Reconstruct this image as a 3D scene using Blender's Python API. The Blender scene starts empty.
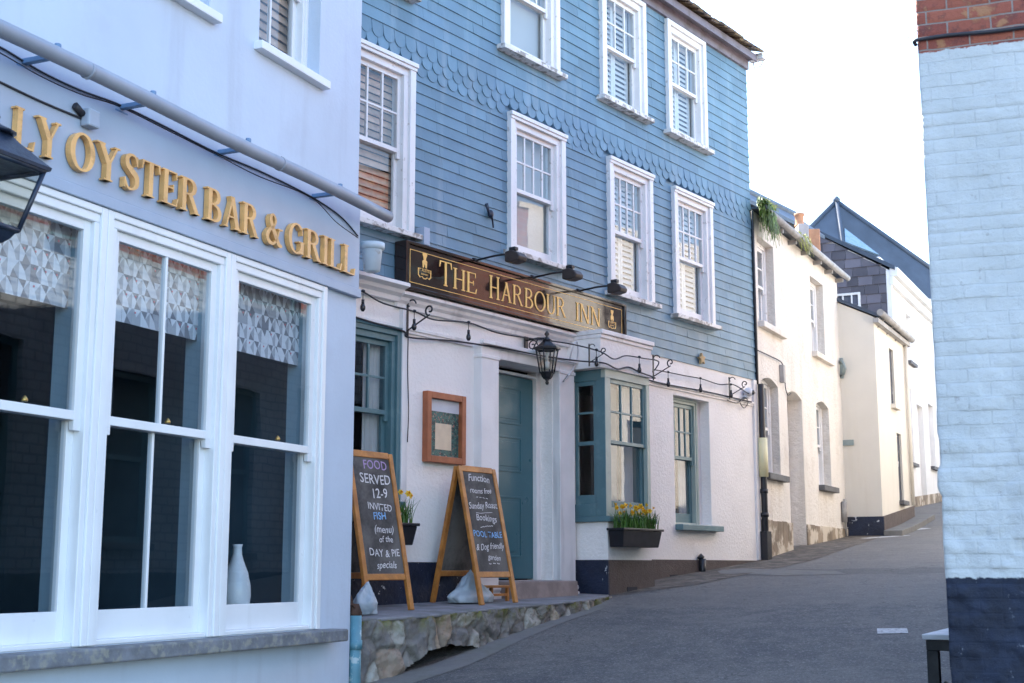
import bpy, bmesh, math, random
from mathutils import Vector, Matrix, noise
random.seed(11)
R = math.radians
S = bpy.context.scene
COL = S.collection

# ------------------------------------------------------------------ camera model (measured from the photograph)
FPX, HY = 1350.0, 569.0
PITCH = math.atan((HY - 341.5) / FPX)

def ray(px, py):
    x = (px - 512) / FPX
    y = (341.5 - py) / FPX
    c, s = math.cos(PITCH), math.sin(PITCH)
    return Vector((x, c - y * s, s + y * c))


class Frame:
    """upright plane: local x runs along a facade, y goes into the building, z up (0 = eye level)"""
    def __init__(s, o, az):
        a = R(az)
        s.U = Vector((math.sin(a), math.cos(a), 0))
        s.N = Vector((math.cos(a), -math.sin(a), 0))
        s.o = Vector((o[0], o[1], 0))
        s.az = az
        s.m = Matrix.Translation(s.o) @ Matrix.Rotation(R(90 - az), 4, 'Z')

    def px(s, px, py, off=0.0):
        r = ray(px, py)
        o = s.o + s.N * off
        t = o.dot(s.N) / (r.x * s.N.x + r.y * s.N.y)
        q = r * t
        return (q - o).dot(s.U), q.z

    def w(s, u, off, z):
        p = s.o + s.U * u + s.N * off
        return Vector((p.x, p.y, z))

    def loc(s, p):
        d = Vector((p[0], p[1], 0)) - s.o
        return d.dot(s.U), d.dot(s.N)


PUB = Frame((.08, 14.5), 36.3)
OYS = Frame((-1.24, 10.8), 23.8)
_e = PUB.w(5.85, 0, 0)
WHT = Frame((_e.x, _e.y), 26.5)
_e2 = WHT.w(5.2, .63, 0)
CRM = Frame((_e2.x, _e2.y), 26.5)
RGT = Frame((2.31, 7.3), 110)
RST = Frame((2.31, 7.3), 206.5)
WLD = Frame((0, 0), 90)

# ------------------------------------------------------------------ the street's slope
_S = [-60, -20, 0, 9.2, 10.3, 11.15, 12.04, 13.3, 13.9, 18.7, 20.8, 23.9, 25.3, 30, 36, 50, 120]
_Z = [-2.6, -1.9, -1.5, -.9, -.765, -.63, -.50, -.375, -.29, .13, .34, .56, .70, 1.3, 1.75, 2.6, 6.0]
SD = Vector((math.sin(R(27)), math.cos(R(27)), 0))
TD = Vector((math.cos(R(27)), -math.sin(R(27)), 0))


def road_z(x, y):
    s = x * SD.x + y * SD.y
    if s <= _S[0]:
        return _Z[0]
    for i in range(len(_S) - 1):
        if s <= _S[i + 1]:
            k = (s - _S[i]) / (_S[i + 1] - _S[i])
            return _Z[i] + (_Z[i + 1] - _Z[i]) * k
    return _Z[-1]


def terr_z(u, off):
    return -.285 + .02 * u - .03 * off


# ------------------------------------------------------------------ materials
def srgb(r, g, b):
    f = lambda c: (c / 255 / 12.92) if c / 255 <= .04045 else ((c / 255 + .055) / 1.055) ** 2.4
    return (f(r), f(g), f(b))


MATS = {}


def new_mat(name):
    m = bpy.data.materials.new(name)
    m.use_nodes = True
    nt = m.node_tree
    b = nt.nodes['Principled BSDF']
    MATS[name] = m
    return m, nt, b


def nd(nt, t, **kw):
    n = nt.nodes.new(t)
    for k, v in kw.items():
        if k in n.inputs:
            n.inputs[k].default_value = v
        else:
            setattr(n, k, v)
    return n


def mixc(nt, fac, a, b, mode='MIX'):
    n = nt.nodes.new('ShaderNodeMix')
    n.data_type = 'RGBA'
    n.blend_type = mode
    for sock, v in ((n.inputs[0], fac), (n.inputs[6], a), (n.inputs[7], b)):
        if isinstance(v, (int, float)):
            sock.default_value = v
        elif isinstance(v, (tuple, list)):
            sock.default_value = (v[0], v[1], v[2], 1)
        else:
            nt.links.new(v, sock)
    return n.outputs[2]


def mth(nt, op, a, b=0.0, c=None):
    n = nt.nodes.new('ShaderNodeMath')
    n.operation = op
    for i, v in enumerate((a, b, c)):
        if v is None:
            continue
        if isinstance(v, (int, float)):
            n.inputs[i].default_value = v
        else:
            nt.links.new(v, n.inputs[i])
    return n.outputs[0]


def rng(nt, v, a, b, c=0.0, d=1.0):
    n = nt.nodes.new('ShaderNodeMapRange')
    n.interpolation_type = 'SMOOTHSTEP'
    nt.links.new(v, n.inputs[0])
    n.inputs[1].default_value, n.inputs[2].default_value = a, b
    n.inputs[3].default_value, n.inputs[4].default_value = c, d
    return n.outputs[0]


def noi(nt, vec, scale, detail=4, rough=.55, sc=None):
    if sc:
        mp = nt.nodes.new('ShaderNodeMapping')
        mp.inputs['Scale'].default_value = sc
        nt.links.new(vec, mp.inputs[0])
        vec = mp.outputs[0]
    n = nt.nodes.new('ShaderNodeTexNoise')
    n.inputs['Scale'].default_value = scale
    n.inputs['Detail'].default_value = detail
    n.inputs['Roughness'].default_value = rough
    nt.links.new(vec, n.inputs['Vector'])
    return n.outputs['Fac']


def add_bump(nt, b, h, strength, dist=.01):
    n = nt.nodes.new('ShaderNodeBump')
    n.inputs['Strength'].default_value = strength
    n.inputs['Distance'].default_value = dist
    nt.links.new(h, n.inputs['Height'])
    nt.links.new(n.outputs[0], b.inputs['Normal'])
    return n


def mat(name, col, rough=.6, var=.08, vscale=2.5, bump=.0, bscale=60, spec=.5, metal=0.0, island=0.0,
        stain=None, streak=None, bdist=.01):
    m, nt, b = new_mat(name)
    tc = nt.nodes.new('ShaderNodeTexCoord').outputs['Object']
    n1 = noi(nt, tc, vscale)
    dark = tuple(c * (1 - var) for c in col)
    lite = tuple(min(1, c * (1 + var)) for c in col)
    c = mixc(nt, rng(nt, n1, .3, .7), dark, lite)
    if island:
        g = nt.nodes.new('ShaderNodeNewGeometry').outputs['Random Per Island']
        c = mixc(nt, 1.0, c, mixc(nt, g, (1 - island,) * 3, (1 + island * .6,) * 3), 'MULTIPLY')
    if stain:
        sc, ssc, lo, hi, amt = stain
        c = mixc(nt, mth(nt, 'MULTIPLY', rng(nt, noi(nt, tc, ssc, 6, .65), lo - .07, hi - .07), amt), c, sc)
    if streak:
        sc, ssc, lo, hi, amt = streak
        c = mixc(nt, mth(nt, 'MULTIPLY', rng(nt, noi(nt, tc, ssc, 5, .6, (1, 1, .12)), lo - .07, hi - .07), amt), c, sc)
    nt.links.new(c, b.inputs['Base Color'])
    b.inputs['Metallic'].default_value = metal
    b.inputs['Specular IOR Level'].default_value = spec
    r = rng(nt, noi(nt, tc, vscale * 3.1), .25, .75, max(.02, rough - .08), min(1, rough + .08))
    nt.links.new(r, b.inputs['Roughness'])
    if bump:
        add_bump(nt, b, noi(nt, tc, bscale, 5, .6), bump, bdist)
    return m


M = {}
M['oyster_wall'] = mat('pale_lilac_render', (.50, .575, .68), .75, .04, 1.2, .25, 25, streak=((.34, .37, .44), 3, .58, .8, .35),
                       stain=((.42, .45, .53), 1.3, .60, .74, .22))
M['fascia_paint'] = mat('grey_blue_fascia_paint', (.345, .41, .515), .5, .05, 1.5, .1, 40)
M['white_paint'] = mat('white_gloss_paint', (.74, .76, .78), .35, .03, 3, .08, 30, streak=((.5, .5, .5), 6, .66, .85, .25))
M['lining'] = mat('grey_teal_window_lining', (.26, .36, .42), .6, .06, 3)
M['white_wood'] = mat('worn_white_window_paint', (.74, .73, .73), .45, .04, 3, .12, 40, stain=((.36, .31, .27), 14, .66, .76, .6))
M['sill_worn'] = mat('peeling_white_sill_paint', (.70, .68, .66), .6, .06, 4, .2, 50, stain=((.20, .17, .14), 11, .56, .66, .8))
M['stone_sill'] = mat('lichen_slate_sill', (.16, .17, .19), .8, .25, 6, .5, 40, stain=((.30, .30, .24), 14, .56, .68, .6))
M['pub_white'] = mat('rough_white_render', (.84, .80, .77), .85, .03, 1.5, .5, 26, bdist=.02, stain=((.62, .57, .52), 2.2, .60, .78, .3))
M['pub_trim'] = mat('white_painted_moulding', (.78, .75, .74), .6, .05, 3, .2, 40, streak=((.42, .40, .40), 5, .58, .78, .5))
M['blue_slate'] = mat('blue_painted_slate', (.125, .222, .295), .5, .10, 1.6, .18, 22, island=.15, spec=.5,
                      stain=((.115, .205, .30), 1.1, .52, .70, .5), streak=((.30, .36, .40), 4, .60, .76, .3))
M['teal'] = mat('teal_gloss_paint', (.085, .175, .20), .38, .06, 2.5, .12, 30, spec=.6, stain=((.16, .26, .27), 5, .62, .75, .4))
M['door_teal'] = mat('dark_teal_door_paint', (.038, .125, .15), .35, .05, 2, .1, 25, spec=.6)
M['teal_lit'] = mat('teal_paint_with_reflected_light', (.36, .42, .38), .45, .06, 3, .12, 30, stain=((.22, .27, .25), 6, .62, .75, .4))  # teal frames' front faces: reflected sunlight put into a paler base colour
M['navy'] = mat('chipped_navy_plinth_paint', (.008, .014, .036), .6, .3, 4, .6, 25, stain=((.55, .56, .58), 7, .69, .72, .9), bdist=.02)
M['brown_plinth'] = mat('brown_plinth_paint', (.10, .075, .068), .8, .18, 3, .7, 45, bdist=.02, stain=((.05, .04, .035), 3, .5, .7, .5))
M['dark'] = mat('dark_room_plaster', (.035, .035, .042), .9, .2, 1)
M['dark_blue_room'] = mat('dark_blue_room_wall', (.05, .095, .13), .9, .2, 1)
M['floor_wood'] = mat('dark_floorboards', (.06, .04, .03), .6, .2, 3)
M['black_metal'] = mat('black_painted_iron', (.012, .013, .017), .42, .3, 8, .2, 60)
M['lantern_blue'] = mat('blue_black_lantern_paint', (.012, .022, .045), .4, .3, 8, .2, 60)
M['steel_blue'] = mat('grey_blue_painted_pole', (.27, .30, .36), .45, .08, 3, .1, 30)
M['bracket_blue'] = mat('blue_painted_bracket', (.13, .23, .38), .5, .1, 6)
M['gold'] = mat('gold_painted_letters', (.74, .42, .15), .38, .12, 8, .1, 50, spec=.6, stain=((.45, .24, .09), 12, .58, .70, .5))
M['gold_leaf'] = mat('gold_leaf_lettering', (.95, .56, .16), .5, .06, 20, spec=.5)
M['sign_black'] = mat('black_lacquered_sign', (.022, .011, .009), .07, .1, 2, .015, 6, spec=.6)
M['wood_orange'] = mat('varnished_orange_timber', (.43, .17, .035), .45, .22, 7, .2, 60, stain=((.24, .08, .02), 8, .5, .7, .5))
M['wood_red'] = mat('red_brown_menu_frame', (.36, .11, .045), .45, .15, 8, .15, 60)
M['chalkboard'] = mat('chalkboard_slate', (.034, .032, .033), .75, .25, 4, stain=((.15, .14, .13), 3.2, .40, .68, .75))
M['chalk'] = mat('white_chalk', (.66, .64, .64), .95, .1, 20)
M['chalk_blue'] = mat('blue_chalk', (.24, .47, .78), .95, .1, 20)
M['chalk_violet'] = mat('violet_chalk', (.42, .30, .52), .95, .1, 20)
M['paper'] = mat('cream_menu_paper', (.78, .62, .44), .8, .05, 12)
M['paper_white'] = mat('pale_header_strip', (.62, .64, .70), .6, .04, 5)
M['green_print'] = None
M['black_plastic'] = mat('black_planter_plastic', (.012, .013, .018), .4, .2, 5)
M['leaf'] = mat('daffodil_leaf_green', (.075, .17, .025), .5, .25, 9, island=.35)
M['fern'] = mat('fern_green', (.10, .17, .025), .6, .3, 7, island=.5)
M['fern_yellow'] = mat('yellowed_moss_green', (.26, .29, .04), .7, .3, 7, island=.4)
M['petal'] = mat('daffodil_yellow_petal', (.80, .52, .03), .55, .1, 30)
M['trumpet'] = mat('daffodil_orange_trumpet', (.78, .36, .01), .55, .1, 30)
M['bag'] = mat('pale_blue_plastic_sack', (.36, .41, .46), .5, .08, 8, .35, 14, bdist=.03)
M['pale_pot'] = mat('pale_blue_enamel_pot', (.56, .66, .72), .4, .05, 6, stain=((.30, .27, .22), 10, .64, .74, .5))
M['pipe_teal'] = mat('flaking_teal_pipe_paint', (.10, .26, .33), .5, .12, 6, .3, 30, stain=((.40, .50, .52), 12, .64, .7, .9))
M['rust'] = mat('rusted_iron', (.06, .03, .02), .9, .4, 12, .5, 40)
M['white_plastic'] = mat('white_plastic', (.72, .72, .74), .4, .03, 5)
M['cable'] = mat('dark_cable', (.02, .02, .028), .6, .1, 5)
M['cable_white'] = mat('white_cable', (.62, .60, .62), .6, .1, 5)
M['cream_wall'] = mat('warm_white_limewash', (.70, .655, .60), .85, .05, 1, .9, 16, bdist=.03, stain=((.50, .43, .35), 1.6, .60, .74, .4), streak=((.52, .45, .37), 3.5, .58, .74, .35))
M['cream2'] = mat('smooth_cream_render', (.66, .615, .54), .8, .03, 1, .15, 25, streak=((.55, .49, .40), 3, .62, .8, .25))
M['white3'] = mat('bright_white_render', (.72, .71, .695), .8, .05, 1, .5, 20, streak=((.50, .47, .42), 3, .58, .76, .35))
M['tan_plinth'] = mat('stained_tan_plinth', (.23, .18, .13), .85, .3, 2, .5, 30, stain=((.62, .55, .45), 2.4, .55, .64, .8))
M['slate_sill'] = mat('grey_slate_sill', (.10, .10, .105), .7, .2, 5, .3, 40)
M['slate_roof'] = mat('blue_grey_roof_slate', (.055, .075, .11), .55, .15, 2, .3, 30, island=.35)
M['slate_hung'] = mat('purple_grey_wall_slate', (.115, .108, .135), .65, .15, 2, .4, 30, island=.45)
M['slate_edge'] = mat('mossy_eaves_slate', (.11, .085, .08), .85, .3, 9, .6, 40, island=.5, stain=((.26, .19, .10), 6, .5, .65, .7))
M['eaves'] = mat('lilac_grey_eaves_board', (.20, .18, .22), .6, .1, 4, .2, 40, stain=((.10, .08, .07), 5, .55, .7, .5))
M['gutter_iron'] = mat('pale_grey_gutter', (.30, .29, .28), .6, .2, 5, .2, 40)
M['brick_orange'] = mat('orange_chimney_brick', (.42, .21, .12), .85, .2, 5, .4, 40)
M['render_grey'] = mat('grey_chimney_render', (.42, .38, .38), .85, .15, 4, .4, 30)
M['skylight'] = mat('pale_blue_skylight_panel', (.22, .33, .44), .3, .05, 3)
M['concrete'] = mat('worn_concrete', (.17, .165, .16), .9, .2, 3, .5, 50, stain=((.08, .085, .06), 3, .5, .7, .5))
M['flagstone'] = mat('worn_pavement_flags', (.19, .19, .205), .85, .22, 3, .5, 35, stain=((.09, .10, .08), 4, .52, .7, .5))
M['step_stone'] = mat('brown_door_step_stone', (.25, .20, .185), .8, .2, 5, .4, 30)
M['road_paint'] = mat('worn_white_road_paint', (.50, .50, .50), .8, .15, 18, .3, 60, stain=((.12, .12, .12), 30, .60, .70, .7))
M['shutter_white'] = mat('white_louvre_shutter', (.72, .70, .66), .5, .04, 4)
M['shutter_tan'] = mat('tan_venetian_slats', (.66, .44, .30), .5, .15, 9, island=.3)
M['blind_grey'] = mat('plain_grey_roller_blind', (.50, .49, .46), .8, .03, 1)
M['curtain'] = mat('white_cotton_curtain', (.66, .63, .60), .9, .04, 6)
M['fab_a'] = mat('blind_fabric_white', (.68, .69, .72), .9, .04, 20)
M['fab_b'] = mat('blind_fabric_light_grey', (.40, .41, .44), .9, .04, 20)
M['fab_c'] = mat('blind_fabric_dark_grey', (.20, .205, .23), .9, .04, 20)
M['fab_d'] = mat('blind_fabric_pink', (.62, .16, .20), .9, .04, 20)
M['vase'] = mat('white_glazed_ceramic', (.70, .70, .70), .25, .03, 5)
M['brass'] = mat('aged_brass', (.45, .30, .10), .35, .1, 10, metal=1)
M['yellow_plastic'] = mat('cream_yellow_pipe_guard', (.72, .66, .40), .5, .05, 5)
M['starfish'] = mat('faded_orange_ornament', (.42, .29, .14), .7, .2, 14)
M['black_shade'] = mat('brown_black_lamp_shade', (.035, .025, .022), .5, .2, 6)
M['sign_green'] = mat('grey_green_street_sign', (.22, .27, .27), .5, .05, 8)
M['bench_black'] = mat('black_bench_paint', (.004, .005, .007), .7, .3, 6, .2, 40)
M['bench_top'] = mat('weathered_pale_bench_plank', (.46, .47, .50), .7, .15, 6, .3, 40)
M['bulb'] = mat('dark_festoon_bulb', (.02, .02, .025), .15, .1, 6)


def glass_mat(name, tint=(.80, .86, .9), ior=1.5, rough=.0):
    m, nt, b = new_mat(name)
    nt.nodes.remove(b)
    out = nt.nodes['Material Output']
    tr = nd(nt, 'ShaderNodeBsdfTransparent')
    tr.inputs[0].default_value = (*tint, 1)
    gl = nd(nt, 'ShaderNodeBsdfGlossy')
    gl.inputs['Roughness'].default_value = rough
    gl.inputs[0].default_value = (1, 1, 1, 1)
    tc = nt.nodes.new('ShaderNodeTexCoord').outputs['Object']
    bp = nd(nt, 'ShaderNodeBump')
    bp.inputs['Strength'].default_value = .05
    bp.inputs['Distance'].default_value = .01
    nt.links.new(noi(nt, tc, 3.0, 1), bp.inputs['Height'])
    nt.links.new(bp.outputs[0], gl.inputs['Normal'])
    fr = nd(nt, 'ShaderNodeFresnel')
    bk = nt.nodes.new('ShaderNodeNewGeometry').outputs['Backfacing']
    nt.links.new(rng(nt, bk, 0, 1, ior, 1 / ior), fr.inputs['IOR'])
    mx = nt.nodes.new('ShaderNodeMixShader')
    nt.links.new(fr.outputs[0], mx.inputs[0])
    nt.links.new(tr.outputs[0], mx.inputs[1])
    nt.links.new(gl.outputs[0], mx.inputs[2])
    nt.links.new(mx.outputs[0], out.inputs['Surface'])
    return m


M['glass'] = glass_mat('window_glass', ior=1.62)
M['case_glass'] = glass_mat('menu_case_glass', (.95, .95, .95), 1.15)
M['lamp_glass'] = glass_mat('lantern_glass', (.86, .86, .80), 1.5)


def asphalt_mat():
    m, nt, b = new_mat('old_asphalt')
    tc = nt.nodes.new('ShaderNodeTexCoord').outputs['Object']
    fine = noi(nt, tc, 42, 4, .8)
    big = noi(nt, tc, .55, 5, .6)
    mid = noi(nt, tc, 5, 4, .6)
    c = mixc(nt, rng(nt, big, .35, .65), (.062, .064, .068), (.108, .104, .097))
    c = mixc(nt, rng(nt, mid, .42, .62, 0, .45), c, (.15, .14, .13))
    c = mixc(nt, rng(nt, noi(nt, tc, 1.4, 6, .7), .52, .62, 0, .55), c, (.05, .052, .058))
    c = mixc(nt, rng(nt, fine, .53, .64, 0, .75), c, (.27, .265, .255))
    c = mixc(nt, rng(nt, noi(nt, tc, 34, 4, .8), .53, .64, 0, .75), c, (.03, .031, .035))
    sp = nt.nodes.new('ShaderNodeSeparateXYZ')
    nt.links.new(tc, sp.inputs[0])
    along = mth(nt, 'ADD', mth(nt, 'ADD', mth(nt, 'MULTIPLY', sp.outputs[0], .30), mth(nt, 'MULTIPLY', sp.outputs[1], .95)), mth(nt, 'MULTIPLY', noi(nt, tc, 1.2, 4), 1.2))
    c = mixc(nt, mth(nt, 'MULTIPLY', rng(nt, along, 14.2, 14.5), .55), c, mixc(nt, .5, c, (.20, .18, .155)))
    c = mixc(nt, mth(nt, 'MULTIPLY', mth(nt, 'MULTIPLY', rng(nt, along, 17.3, 17.4), rng(nt, along, 18.3, 18.2)), .5), c, (.045, .045, .047))
    c = mixc(nt, mth(nt, 'MULTIPLY', rng(nt, noi(nt, tc, 9, 5, .75), .60, .65), .6), c, (.035, .033, .03))
    crack = nd(nt, 'ShaderNodeTexVoronoi')
    crack.feature = 'DISTANCE_TO_EDGE'
    crack.inputs['Scale'].default_value = .8
    wv = nt.nodes.new('ShaderNodeVectorMath')
    wv.operation = 'ADD'
    nz = nt.nodes.new('ShaderNodeTexNoise')
    nz.inputs['Scale'].default_value = 2.2
    nz.inputs['Detail'].default_value = 5
    nt.links.new(tc, nz.inputs['Vector'])
    nt.links.new(tc, wv.inputs[0])
    nt.links.new(nz.outputs['Color'], wv.inputs[1])
    nt.links.new(wv.outputs[0], crack.inputs['Vector'])
    ck = mth(nt, 'MULTIPLY', rng(nt, crack.outputs['Distance'], .0, .012, 1, 0), rng(nt, big, .48, .6))
    c = mixc(nt, mth(nt, 'MULTIPLY', ck, .7), c, (.018, .018, .018))
    nt.links.new(c, b.inputs['Base Color'])
    b.inputs['Roughness'].default_value = .78
    h = mth(nt, 'ADD', mth(nt, 'MULTIPLY', fine, .6), mth(nt, 'MULTIPLY', mid, .8))
    add_bump(nt, b, h, .7, .012)
    return m


M['asphalt'] = asphalt_mat()


def brick_mat(name='part_painted_brickwork', zraw=2.89, pa=(.48, .505, .515), pb=(.56, .58, .59), joint=.05, row=.0765, mort=.005):
    m, nt, b = new_mat(name)
    tc = nt.nodes.new('ShaderNodeTexCoord').outputs['Object']
    sp = nt.nodes.new('ShaderNodeSeparateXYZ')
    nt.links.new(tc, sp.inputs[0])
    wob = mth(nt, 'MULTIPLY', mth(nt, 'SUBTRACT', noi(nt, tc, 3.0, 3), .5), .025)
    cb = nt.nodes.new('ShaderNodeCombineXYZ')
    nt.links.new(mth(nt, 'ADD', mth(nt, 'ADD', sp.outputs[0], wob), .06), cb.inputs[0])
    nt.links.new(mth(nt, 'ADD', sp.outputs[2], wob), cb.inputs[1])
    bt = nt.nodes.new('ShaderNodeTexBrick')
    nt.links.new(cb.outputs[0], bt.inputs['Vector'])
    bt.inputs['Scale'].default_value = 1
    bt.inputs['Mortar Size'].default_value = mort
    bt.inputs['Mortar Smooth'].default_value = .25
    bt.inputs['Brick Width'].default_value = .228
    bt.inputs['Row Height'].default_value = row
    bt.inputs['Bias'].default_value = .1
    bt.inputs['Color1'].default_value = (.20, .042, .030, 1)
    bt.inputs['Color2'].default_value = (.31, .085, .048, 1)
    bt.inputs['Mortar'].default_value = (.40, .36, .33, 1)
    raw = mixc(nt, rng(nt, noi(nt, tc, 12, 6, .7), .47, .62, 0, .7), bt.outputs['Color'], (.10, .028, .025))
    raw = mixc(nt, rng(nt, noi(nt, tc, 6, 5, .65), .54, .62, 0, .7), raw, (.42, .20, .09))
    raw = mixc(nt, bt.outputs['Fac'], raw, (.25, .205, .185))
    edge = mth(nt, 'MULTIPLY', mth(nt, 'SUBTRACT', noi(nt, tc, 22, 5, .7), .5), .05)
    z = mth(nt, 'ADD', sp.outputs[2], edge)
    paint = mixc(nt, rng(nt, noi(nt, tc, 2.0, 5), .3, .7), pa, pb)
    paint = mixc(nt, mth(nt, 'MULTIPLY', bt.outputs['Fac'], joint), paint, (.05, .055, .06))
    paint = mixc(nt, rng(nt, noi(nt, tc, 14, 6, .75), .62, .66, 0, .6), paint, (.34, .33, .33))
    paint = mixc(nt, rng(nt, noi(nt, tc, 4, 5, .6, (1, 1, .15)), .54, .68, 0, .3), paint, (.38, .40, .42))
    navy = mixc(nt, rng(nt, noi(nt, tc, 5, 5), .35, .7), (.005, .009, .024), (.010, .019, .048))
    navy = mixc(nt, rng(nt, noi(nt, tc, 11, 6, .75), .62, .66, 0, .5), navy, (.22, .24, .28))
    c = mixc(nt, rng(nt, z, zraw - .005, zraw + .005), paint, raw)
    c = mixc(nt, rng(nt, z, -.05, -.04), navy, c)
    nt.links.new(c, b.inputs['Base Color'])
    b.inputs['Roughness'].default_value = .7
    mk = mth(nt, 'MULTIPLY', bt.outputs['Fac'], rng(nt, noi(nt, tc, 3.5, 4, .6), .40, .58, -.25, -1.1))
    h = mth(nt, 'ADD', mk, mth(nt, 'MULTIPLY', noi(nt, tc, 24, 7, .75), 1.7))
    add_bump(nt, b, h, .65, .012)
    return m


M['brick'] = brick_mat()
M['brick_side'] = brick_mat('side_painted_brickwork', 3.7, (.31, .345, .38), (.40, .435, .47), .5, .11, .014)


def stone_mat():
    m, nt, b = new_mat('rubble_stone')
    tc = nt.nodes.new('ShaderNodeTexCoord').outputs['Object']
    at = nt.nodes.new('ShaderNodeAttribute')
    at.attribute_name = 'stone'
    sp = nt.nodes.new('ShaderNodeSeparateColor')
    nt.links.new(at.outputs['Color'], sp.inputs[0])
    rmp = nt.nodes.new('ShaderNodeValToRGB')
    e = rmp.color_ramp.elements
    e[0].color = (.15, .145, .15, 1)
    e[1].color = (.42, .41, .37, 1)
    for p, cc in ((.25, (.34, .33, .30, 1)), (.45, (.20, .19, .205, 1)), (.6, (.38, .26, .16, 1)), (.8, (.37, .37, .34, 1))):
        k = e.new(p)
        k.color = cc
    nt.links.new(sp.outputs[0], rmp.inputs[0])
    c = mixc(nt, rng(nt, noi(nt, tc, 9, 6, .7), .35, .7, 0, .6), rmp.outputs[0], (.28, .26, .22))
    c = mixc(nt, rng(nt, noi(nt, tc, 22, 5, .7), .55, .7, 0, .5), c, (.05, .05, .045))
    c = mixc(nt, mth(nt, 'MULTIPLY', sp.outputs[1], .8), c, (.12, .11, .095))
    moss = mth(nt, 'MULTIPLY', sp.outputs[2], rng(nt, noi(nt, tc, 6, 5, .65), .42, .6))
    c = mixc(nt, moss, c, (.13, .13, .025))
    nt.links.new(c, b.inputs['Base Color'])
    b.inputs['Roughness'].default_value = .85
    add_bump(nt, b, noi(nt, tc, 26, 6, .7), .7, .02)
    return m


M['stone'] = stone_mat()


def print_mat():
    m, nt, b = new_mat('floral_menu_print')
    tc = nt.nodes.new('ShaderNodeTexCoord').outputs['Object']
    n1 = noi(nt, tc, 30, 3)
    c = mixc(nt, rng(nt, n1, .40, .5), (.03, .06, .06), (.06, .15, .13))
    c = mixc(nt, rng(nt, noi(nt, tc, 42, 2), .60, .66), c, (.42, .16, .13))
    c = mixc(nt, rng(nt, noi(nt, tc, 60, 2), .64, .69), c, (.45, .42, .33))
    nt.links.new(c, b.inputs['Base Color'])
    b.inputs['Roughness'].default_value = .4
    return m


M['print'] = print_mat()


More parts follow.
